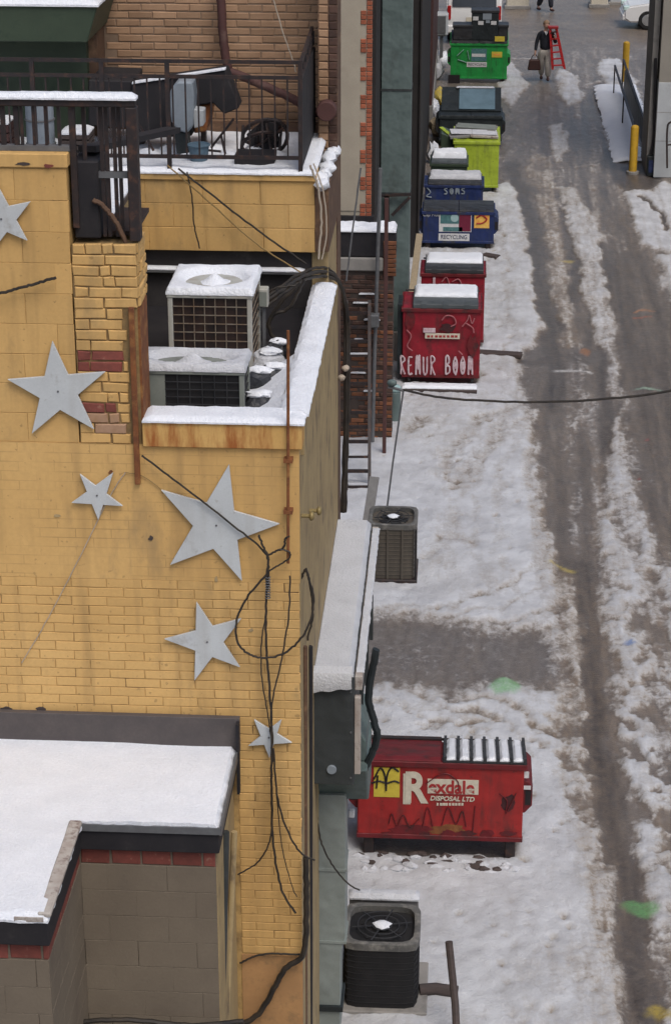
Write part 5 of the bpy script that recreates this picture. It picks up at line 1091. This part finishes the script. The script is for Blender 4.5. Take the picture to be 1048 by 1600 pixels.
pts = [P(582, 690, Y=32.2), P(585, 560, Y=32.3), P(589, 430, Y=32.25), P(592, 335, Y=32.2), P(594, 262, Y=32.2)]
tag(MB().tube(pts, .03, 8).build('conduit', M['steel_grey'], smooth=True), 'grey upright conduit on the face of the sooty pier', 'pipe')
a = P(585, 500, Y=32.2); tag(MB().box(a.x - .07, a.x + .07, 32.12, 32.3, a.z - .1, a.z + .1).build('junction_box', M['steel_grey'], None, .01), 'grey box halfway up the conduit on the sooty pier', 'box')
cable([(563, 262), (552, 350), (541, 438)], 31.6, .014, M['steel_grey'], 'grey wire slanting down in front of the beige wall')
a = P(615, 660, Z=0); gm = thing('service_post', 'stubby grey green post at the foot of the graffitied red dumpster', 'post', a)
MB().cyl((a.x, a.y, 0), (a.x, a.y, .55), .11, n=14).build('post', M['duct_green'], gm, .01, True); MB().lump((a.x, a.y, .60), .12, .12, .08, 3, .05).build('cap', M['paleteal'], gm, smooth=True)
for (u0, v0, u1, v1, Y0, Y1, w_, m, lbx) in ((609, 522, 607, 582, 34.6, 34.5, .08, 'wood_pale', 'short pale timber upright left of the graffitied dumpster'), (655, 366, 640, 486, 38.6, 36.4, .12, 'wood_pale', 'long pale board leaning between the two red dumpsters and the wall')):
    tag(MB().beam(P(u0, v0, Y=Y0), P(u1, v1, Y=Y1), w_, .05).build('timber', M[m], None, .004), lbx, 'board')
bb = thing('beige_building', 'beige rendered building with toothed orange brick corner', 'building', (-3, 34.5, 0))
box('wall', M['beige_stucco'], bb, -7, -1.50, 34.52, 43, 0, 14)
yq = 34.5; k = 0; z = 3.2
while z < 7.1:
    wide = (k // 3) % 2 == 0
    lay(bb, 'brick', -1.50 - (.19 if wide else .095), -1.49, z, z + .0755, yq, .1 if wide else .105, .0755, .010, M['orange_brick'], half=False)
    z += .0755; k += 1
box('render_coat', M['beige_stucco'], bb, -7, -1.69, 34.505, 34.6, 3.3, 14)
box('lintel', M['black'], bb, -2.6, -1.45, 34.45, 34.6, 3.05, 3.22)
box('return_wall', M['dark_wall'], bb, -1.50, -1.44, 34.6, 43, 0, 14)
gd = thing('vent_stack', 'tall grey green square duct standing between beige and dark buildings', 'duct', (-1.15, 36.5, 0))
gx0, gx1 = P(596, 100, Y=36.5).x, P(643, 100, Y=36.5).x
z1, z2 = P(620, 140, Y=36.5).z, P(620, 302, Y=36.5).z
for a, c in ((.6, z2 - .008), (z2 + .008, z1 - .008), (z1 + .008, 9.5)): box('section', M['duct_green'], gd, gx0, gx1, 36.5, 37.1, a, c, .008)
for z in (z1, z2): box('flange', M['duct_dark'], gd, gx0 - .01, gx1 + .01, 36.49, 37.11, z - .02, z + .02)
box('plinth', M['concrete'], gd, gx0 - .04, gx1 + .04, 36.45, 37.15, 0, .6, .01)
br = thing('wall_bracket', 'dark triangular bracket against the tall grey green duct', 'bracket', P(610, 320, Y=36.4))
MB().beam(P(596, 305, Y=36.4), P(642, 303, Y=36.4), .05, .05).build('arm', M['black_metal'], br); MB().beam(P(612, 336, Y=36.4), P(640, 308, Y=36.4), .05, .05).build('strut', M['black_metal'], br); MB().beam(P(604, 305, Y=36.4), P(605, 380, Y=36.4), .09, .05).build('upright', M['black_metal'], br)
dw = thing('dark_building', 'narrow black fronted building end behind the grey green duct', 'building', (-2, 44, 0))
box('wall', M['dark_wall'], dw, -7, -.92, 43.6, 57, 0, 15); box('corner_trim', M['dark_wall'], dw, -.92, -.88, 43.55, 44, 0, 15, .01)
mw = thing('maroon_building', 'dull maroon building end farther down the left side', 'building', (-2, 58, 0))
box('wall', M['maroon_wall'], mw, -7, -.86, 57.2, 68, 0, 16); box('base', M['concrete'], mw, -7, -.83, 57.15, 68, 0, .6, .02); box('band', M['brown_brick_plain'], mw, -7, -.84, 57.16, 68, 3.6, 3.9)
a = P(690, 36, Y=66); wa = thing('wall_vent', 'pale framed vent box on the wall left of the green dumpster', 'vent', (a.x, 66, a.z))
box('frame', M['pale_concrete'], wa, a.x - .25, a.x + .2, 65.9, 66.4, a.z - .38, a.z + .32, .06); box('grille', M['steel_grey'], wa, a.x - .17, a.x + .12, 65.88, 65.91, a.z - .28, a.z + .24)
box('stand', M['steel_grey'], wa, a.x - .05, a.x + .05, 66.0, 66.1, 0, a.z - .38)
for k, (u, v, s, m, lbx) in enumerate(((690, 90, .28, 'snow', 'white heap of snow at the left end of the green dumpster'), (684, 108, .22, 'dirty_snow', 'grey heap of snow by the maroon wall'), (687, 148, .26, 'paintyellow', 'yellowish crumpled sack left of the dark dumpster'), (678, 170, .22, 'snow', 'small snow heap by the dark wall'), (676, 235, .2, 'dirty_snow', 'snow clod behind the small navy dumpster'), (682, 195, .22, 'wood_pale', 'tan crumpled sack above the lime green dumpster'))):
    a = P(u, v, Z=.3); tag(MB().lump((a.x, a.y, .25), s * .8, s * .9, .27, k + 60, .38).build('heap' if 'snow' in m else 'sack', M[m], smooth=True), lbx, 'snow' if 'snow' in m else 'sack')
cr = 0
# ================================================================== OVERHEAD WIRE
ms = thing('wire_mast', 'thin leaning rod behind the round tan air conditioner carrying a wire', 'mast', (-1.0, 27.5, 0))
top = P(630, 610, Y=27.5)
MB().tube([P(603, 815, Y=27.5) - Vector((.05, 0, 1.0)), P(605, 790, Y=27.5), P(614, 720, Y=27.5), top], .013, 6).build('rod', M['steel_grey'], ms, smooth=True)
MB().tube([P(606, 604, Y=27.5), top], .022, 6).build('arm', M['steel_grey'], ms); MB().lump(P(612, 598, Y=27.5), .07, .06, .05, 8, .1).build('insulator', M['duct_green'], ms, smooth=True)
cable([(628, 609), (700, 622), (820, 628), (930, 624), (1050, 610), (1300, 560)], 27.5, .017, M['cable'], 'black overhead wire sagging across the alley')

q_ = P(1300, 560, Y=27.5)
up_ = thing('utility_pole', 'wooden utility pole at the right kerb carrying the overhead wire', 'pole', (q_.x + .1, 27.5, 0))
MB().cyl((q_.x + .13, 27.5, -.1), (q_.x + .13, 27.5, 6.5), .14, .11, 14).build('shaft', M['wood_dark'], up_, smooth=True); MB().cyl((q_.x - .02, 27.5, q_.z), (q_.x + .03, 27.5, q_.z), .04, n=8).build('hook', M['steel_grey'], up_)

# ================================================================== RIGHT SIDE
rb = thing('right_building', 'beige grey building corner with a pale lower wall on the right', 'building', (6, 52, 0))
yr = 51.6; x_ = P(1031, 100, Y=yr).x; zs = P(1031, 128, Y=yr).z
box('wall', M['grey_render'], rb, x_, 14, yr, 53.6, zs, 14); box('base_wall', M['pale_concrete'], rb, x_ - .012, 14, yr - .015, 53.6, 0, zs, .01)
box('side_pier', M['concrete'], rb, x_ - .17, x_ - .03, yr + .3, 53.6, 0, 14)
for z in (.9, 1.6): box('joint', M['concrete'], rb, x_ - .013, 14, yr - .018, yr - .014, z, z + .012)
cable([(1024, 90), (1023, 150), (1021, 215), (1016, 240)], yr + .2, .035, M['black'], 'black downpipe at the corner of the right building', 'downpipe', 'pipe', 8)
a = P(1018, 255, Z=.2); kb = thing('meter_box', 'dark box at the foot of the right building corner', 'box', (a.x, a.y, 0)); box('case', M['charcoal'], kb, a.x - .16, a.x + .14, 51.7, 52.0, 0, .5, .02); box('lid', M['navy'], kb, a.x - .12, a.x + .1, 51.68, 51.7, .1, .4)
hr = thing('hand_rail', 'dark curved handrail in front of the pale lower wall', 'railing', P(1046, 250, Z=0))
MB().tube(spline([P(1042, 262, Y=51.3), P(1042, 205, Y=51.3), P(1048, 190, Y=51.3), P(1075, 186, Y=51.3)], 6), .025, 6).build('rail', M['black_metal'], hr, smooth=True); MB().tube([P(1042, 226, Y=51.3), P(1080, 222, Y=51.3)], .02, 6).build('rail', M['black_metal'], hr)
a = P(1045, 250, Z=.25); tag(MB().lump((a.x + .1, a.y - .3, .28), .35, .4, .36, 70, .12).build('rubbish_bag', M['bag'], smooth=True), 'dark bag against the pale lower wall on the right', 'bag')
rm = thing('snowy_ramp', 'snow covered ramp with dark rails beside the right building', 'ramp', (4.45, 57, 0))
MB().prism([(53.4, -.03), (62.8, -.03), (62.8, .14), (53.4, .04)], 'x', 4.0, 4.85).build('ramp', M['concrete'], rm)
pad('snow', M['snow'], rm, 3.82, 4.60, 53.3, 62.9, lambda x, y: .02 + .012 * (y - 53.2) - .05 * np.clip((4.1 - x) / .3, 0, 1), .075, r=.3, res=.08, seed=80, amp=.5, freq=2, wob=.08)
pad('snow', M['snow'], rm, 4.70, 5.05, 56.5, 62.9, lambda x, y: .02 + .012 * (y - 53.2), .10, r=.25, res=.08, seed=81, amp=.6, freq=2, wob=.06)
for x, y0, y1 in ((4.31, 53.5, 61.4), (4.62, 52.2, 62.4)):
    MB().beam((x, y0, .86), (x, y1, .98), .05, .05).build('rail', M['black_metal'], rm)
    for k in range(3): y = y0 + (y1 - y0) * k / 2; box('post', M['black_metal'], rm, x - .018, x + .018, y - .018, y + .018, 0, .86 + .06 * k)
box('side_sheet', M['charcoal'], rm, 4.60, 4.635, 52.3, 61.5, .25, .84)
MB().beam((4.85, 54.5, .45), (4.72, 62.2, .5), .04, .04).build('rail', M['steel_grey'], rm)
for (u, vb, vt, Yb, lbx) in ((990, 270, 195, 52.03, 'yellow bollard in the wet ring at the near end of the ramp'), (978, 97, 64, 64.0, 'yellow bollard at the far end of the snowy ramp')):
    x = P(u, (vb + vt) / 2, Y=Yb).x; z = P(u, vt, Y=Yb).z; t = thing('bollard', lbx, 'bollard', (x, Yb, 0), 'yellow bollards')
    MB().cyl((x, Yb, -.05), (x, Yb, z - .05), .1, n=18).build('post', M['bollard'], t, smooth=True); MB().lump((x, Yb, z - .05), .1, .1, .06, 1, 0).build('cap', M['bollard'], t, smooth=True)
    MB().cyl((x, Yb, -.02), (x, Yb, .06), .16, n=18).build('collar', M['concrete'], t, .01)

# ================================================================== PEOPLE
def skin(name, joints, edges, m, par, root=0):
    off = OFF[par.name]; me = bpy.data.meshes.new(name); me.from_pydata([Vector(j[0]) for j in joints], edges, [])
    o = bpy.data.objects.new(name, me); COL.objects.link(o)
    md = o.modifiers.new('Skin', 'SKIN'); sv = me.skin_vertices[0].data
    for i, j in enumerate(joints):
        r = j[1]; sv[i].radius = r if isinstance(r, tuple) else (r, r); sv[i].use_root = (i == root)
    o.modifiers.new('Sub', 'SUBSURF').levels = 1
    dg = bpy.context.evaluated_depsgraph_get(); m2 = bpy.data.meshes.new_from_object(o.evaluated_get(dg)); bpy.data.objects.remove(o)
    m2.materials.clear(); m2.materials.append(m); m2.shade_smooth(); m2.name = name
    o2 = bpy.data.objects.new(name, m2); COL.objects.link(o2); o2.parent = par; return o2
def person(label, loc, rz, pose, sweater, trouser, hairm, collar=True):
    t = thing('person', label, 'person', loc); t.rotation_euler = (0, 0, rz)
    hl, hr_, el_, er, wl, wr, kl, kr, al, ar = pose
    # figure faces -Y in its own space
    J = [((0, 0, .93), (.135, .10)), ((0, 0, 1.12), (.125, .095)), ((0, 0, 1.32), (.16, .105)), ((0, 0, 1.43), (.10, .075)), ((0, -.01, 1.50), .052), ((0, -.02, 1.56), .062), ((0, -.03, 1.63), .088), ((0, -.02, 1.70), .078), ((0, -.01, 1.745), .05)]
    E_ = [(0, 1), (1, 2), (2, 3), (3, 4), (4, 5), (5, 6), (6, 7), (7, 8)]
    def chain(start, pts):
        p = start
        for q in pts: J.append(q); E_.append((p, len(J) - 1)); p = len(J) - 1
        return p
    for s, e, w_, in ((1, el_, wl), (-1, er, wr)):
        h = chain(3, [((s * .185, 0, 1.39), .055), (e, .043), (w_, .03)])
        d = (Vector(w_) - Vector(e)).normalized(); sd_ = Vector((s, 0, 0)) if abs(d.x) < .7 else Vector((0, 0, 1)); pa = Vector(w_) + d * .07
        p = chain(h, [(tuple(pa), (.036, .02))])
        fr = Vector((0, -1, 0))
        for k in range(4):
            r0 = pa + fr * (.027 - .018 * k); chain(p, [(tuple(r0 + d * .035), .009), (tuple(r0 + d * (.075 + (.012 if k in (1, 2) else 0)) - sd_ * .02), .008)])
        chain(h, [(tuple(Vector(w_) + d * .03 + fr * .04), .010), (tuple(Vector(w_) + d * .065 + fr * .055 - sd_ * .01), .009)])
    for s, k_, a_ in ((1, kl, al), (-1, kr, ar)):
        chain(0, [((s * .095, 0, .86), .085), (k_, .056), (a_, .038), ((a_[0], a_[1] - .10, .045), .035), ((a_[0], a_[1] - .17, .035), .026)])
    skin('body', J, E_, M['skin'], t)
    T = [((0, 0, .84), (.19, .175)), ((0, 0, 1.10), (.185, .175)), ((0, 0, 1.32), (.20, .165)), ((0, 0, 1.44), (.10, .085))]; TE = [(0, 1), (1, 2), (2, 3)]
    for s, e, w_ in ((1, el_, wl), (-1, er, wr)):
        n = len(T); T += [((s * .19, 0, 1.39), .075), (e, .062), (tuple(Vector(e).lerp(Vector(w_), .92)), .045)]; TE += [(3 - 0, n), (n, n + 1), (n + 1, n + 2)]
    skin('jumper', T, TE, M[sweater], t)
    G = [((0, 0, .98), (.165, .155)), ((0, 0, .88), (.18, .17))]; GE = [(0, 1)]
    for s, k_, a_ in ((1, kl, al), (-1, kr, ar)):
        n = len(G); G += [((s * .115, 0, .78), .13), (k_, .115), (tuple(Vector(k_).lerp(Vector(a_), .95)), .095)]; GE += [(1, n), (n, n + 1), (n + 1, n + 2)]
    skin('trousers', G, GE, M[trouser], t)
    for a_ in (al, ar): MB().lump((loc[0] + a_[0], loc[1] + a_[1] - .06, loc[2] + .045), .052, .14, .05, 1, 0).build('shoe', M['leather'], t, smooth=True)
    b = MB(); bm = bmesh.new(); bmesh.ops.create_icosphere(bm, subdivisions=3, radius=1); 
    vs = [(loc[0] + v.co.x * .098, loc[1] + .012 + v.co.y * .112, loc[2] + 1.685 + v.co.z * .105) for v in bm.verts]; keep = [f for f in bm.faces if f.calc_center_median().z > .12 or (f.calc_center_median().y > .1 and f.calc_center_median().z > -.55)]
    b.add(vs, [tuple(v.index for v in f.verts) for f in keep]); bm.free(); b.build('hair', M[hairm], t, smooth=True)
    for s in (-1, 1):
        MB().lump((loc[0] + s * .033, loc[1] - .112, loc[2] + 1.655), .012, .006, .007, 1, 0).build('eye', M['ink'], t, smooth=True); MB().lump((loc[0] + s * .093, loc[1] - .02, loc[2] + 1.63), .012, .02, .03, 1, 0).build('ear', M['skin'], t, smooth=True)
    MB().lump((loc[0], loc[1] - .122, loc[2] + 1.625), .012, .02, .022, 1, 0).build('nose', M['skin'], t, smooth=True); MB().lump((loc[0], loc[1] - .105, loc[2] + 1.575), .024, .006, .006, 1, 0).build('mouth', M['maroon_wall'], t, smooth=True)
    if collar: MB().prism([(loc[0] - .06, loc[2] + 1.47), (loc[0] + .06, loc[2] + 1.47), (loc[0], loc[2] + 1.36)], 'y', loc[1] - .19, loc[1] - .10).build('collar', M['shirt'], t, .006)
    return t
pl_ = P(850, 126, Z=0)
# image left = the man's right (-x)
person('man in dark jumper and pale trousers walking up the alley with ladder and bag', (pl_.x, pl_.y, 0.03), 0, (None, None, (.30, -.06, 1.13), (-.27, .02, 1.10), (.26, -.24, 1.30), (-.30, -.04, .85), (.10, -.12, .48), (-.10, .06, .48), (.10, -.05, .07), (-.09, .22, .09)), 'sweater', 'trouser', 'hair')
bgx, bgy = pl_.x - .32, pl_.y - .05
bg_ = thing('hand_bag', 'dark brown bag hanging from the walking man\'s hand', 'bag', (bgx, bgy, .3))
MB().prism([(bgx - .20, .34), (bgx + .2, .34), (bgx + .16, .66), (bgx - .15, .66)], 'y', bgy - .08, bgy + .08).build('body', M['leather'], bg_, .03)
MB().tube(spline([(bgx - .1, bgy, .65), (bgx - .06, bgy, .76), (bgx + .01, bgy, .80), (bgx + .07, bgy, .76), (bgx + .1, bgy, .65)], 6), .012, 6).build('handle', M['leather'], bg_, smooth=True)
sl_ = thing('step_ladder', 'red step ladder carried upright by the walking man', 'ladder', (pl_.x + .4, pl_.y, .35))
tl, trr = P(859, 44, Y=64.0), P(869, 42, Y=64.0); bl, brr = P(863, 108, Y=63.9), P(882, 107, Y=63.9)
MB().beam(tl, bl, .06, .05).build('side_rail', M['red_plastic'], sl_); MB().beam(trr, brr, .06, .05).build('side_rail', M['red_plastic'], sl_)
for k in range(6): t = .1 + k * .16; MB().beam(tl.lerp(bl, t), trr.lerp(brr, t), .09, .035).build('step', M['red_plastic'] if k else M['leather'], sl_)
MB().beam(tl + Vector((.03, .12, 0)), bl + Vector((.03, .3, 0)), .04, .04).build('rear_rail', M['red_plastic'], sl_); MB().beam(trr + Vector((-.03, .12, 0)), brr + Vector((-.03, .3, 0)), .04, .04).build('rear_rail', M['red_plastic'], sl_)
MB().box(tl.x - .06, trr.x + .06, tl.y - .06, tl.y + .16, tl.z, tl.z + .07).build('top_cap', M['red_print'], sl_, .01)
q = P(851, 17, Z=0)
person('pedestrian in dark clothes whose legs show at the top beyond the cross street', (q.x, q.y, 0.03), .6, (None, None, (.27, .04, 1.12), (-.27, .0, 1.12), (.27, -.10, .90), (-.26, .10, .90), (.10, -.18, .50), (-.10, .08, .48), (.11, -.22, .08), (-.10, .30, .12)), 'sweater', 'sweater', 'hair', False)

# ================================================================== CROSS STREET
def wheel(t, x, y, r, axis='x', w_=.2):
    d = Vector((w_ / 2, 0, 0)) if axis == 'x' else Vector((0, w_ / 2, 0)); c = Vector((x, y, r))
    o = MB().cyl(c - d, c + d, r, n=24).build('wheel', M['tyre'], t, .03, True); MB().cyl(c - d * 1.04, c + d * 1.04, r * .62, n=18).build('rim', M['chrome'], o, .01, True)
cv = thing('white_van', 'white van standing across the end of the alley behind the green dumpster', 'van', (.3, 72, 0))
vx0, vx1, vy = -.62, 1.18, 70.6
MB().prism([(vy, .35), (vy - .02, .7), (vy + .02, 1.15), (vy + .25, 1.95), (vy + .5, 2.05), (vy + 4.2, 2.05), (vy + 4.6, 1.3), (vy + 5.2, 1.1), (vy + 5.2, .35)], 'x', vx0, vx1).build('body', M['white_car'], cv, .06, True, 3)
MB().prism([(vy - .0, 1.22), (vy + .2, 1.88), (vy + .23, 1.88), (vy + .05, 1.2)], 'x', vx0 + .18, vx1 - .18).build('rear_window', M['glass'], cv)
box('bumper', M['white_car'], cv, vx0 - .02, vx1 + .02, vy - .1, vy + .1, .38, .62, .03); box('number_plate', M['cream'], cv, .02, .54, vy - .035, vy - .015, .75, .88)
for x in (vx0 + .02, vx1 - .14): box('tail_lamp', M['lamp_red'], cv, x, x + .12, vy - .04, vy + .06, .8, 1.25, .015)
for x in (vx0 + .12, vx1 - .12):
    for y in (vy + .9, vy + 4.2): wheel(cv, x, y, .34)
wc = thing('white_car', 'white car in the cross street half hidden by the right building', 'car', (7.6, 74, 0))
cx0, cy0 = 5.42, 73.9
MB().prism([(cx0, .35), (cx0 - .02, .62), (cx0 + .12, .78), (cx0 + 1.1, .92), (cx0 + 1.75, 1.40), (cx0 + 3.2, 1.44), (cx0 + 4.0, 1.0), (cx0 + 4.5, .95), (cx0 + 4.55, .4), (cx0 + 4.4, .25), (cx0 + .2, .22)], 'y', cy0, cy0 + 1.75).build('body', M['white_car'], wc, .06, True, 3)
MB().prism([(cx0 + 1.25, .96), (cx0 + 1.8, 1.35), (cx0 + 3.1, 1.38), (cx0 + 3.6, 1.0)], 'y', cy0 - .006, cy0 + .02).build('side_window', M['glass'], wc)
MB().prism([(cx0 + 1.12, .95), (cx0 + 1.72, 1.39), (cx0 + 1.70, 1.41), (cx0 + 1.08, .955)], 'y', cy0 + .15, cy0 + 1.6).build('windscreen', M['glass'], wc)
for x in (cx0 + .8, cx0 + 3.6):
    for y in (cy0 + .08, cy0 + 1.67): wheel(wc, x, y, .32, 'y')
for y in (cy0 + .05, cy0 + 1.4): box('headlight', M['lamp_clear'], wc, cx0 - .03, cx0 + .2, y, y + .3, .62, .78, .03)
box('bumper', M['white_car'], wc, cx0 - .06, cx0 + .12, cy0 + .04, cy0 + 1.7, .3, .5, .03); box('door_handle', M['chrome'], wc, cx0 + 2.6, cx0 + 2.8, cy0 - .02, cy0, .85, .89)
for k, (u0, u1, v1, m, lbx) in enumerate(((790, 826, 13, 'cream', 'pale block, warm light in its colour, across the street near the white van'), (922, 949, 11, 'cream', 'yellowish concrete block across the cross street'), (952, 973, 7, 'pale_concrete', 'grey concrete block across the cross street beside the yellowish one'))):  # warm light on the first block is put into its cream colour
    a, c = P(u0, v1, Z=0), P(u1, v1, Z=0); t = thing('concrete_block', lbx, 'block', ((a.x + c.x) / 2, a.y, 0), 'concrete blocks across the street')
    box('block', M[m], t, a.x, c.x, a.y, a.y + .6, -.02, .75, .04); box('plinth', M['concrete'], t, a.x - .06, c.x + .06, a.y - .06, a.y + .66, -.02, .12, .02)
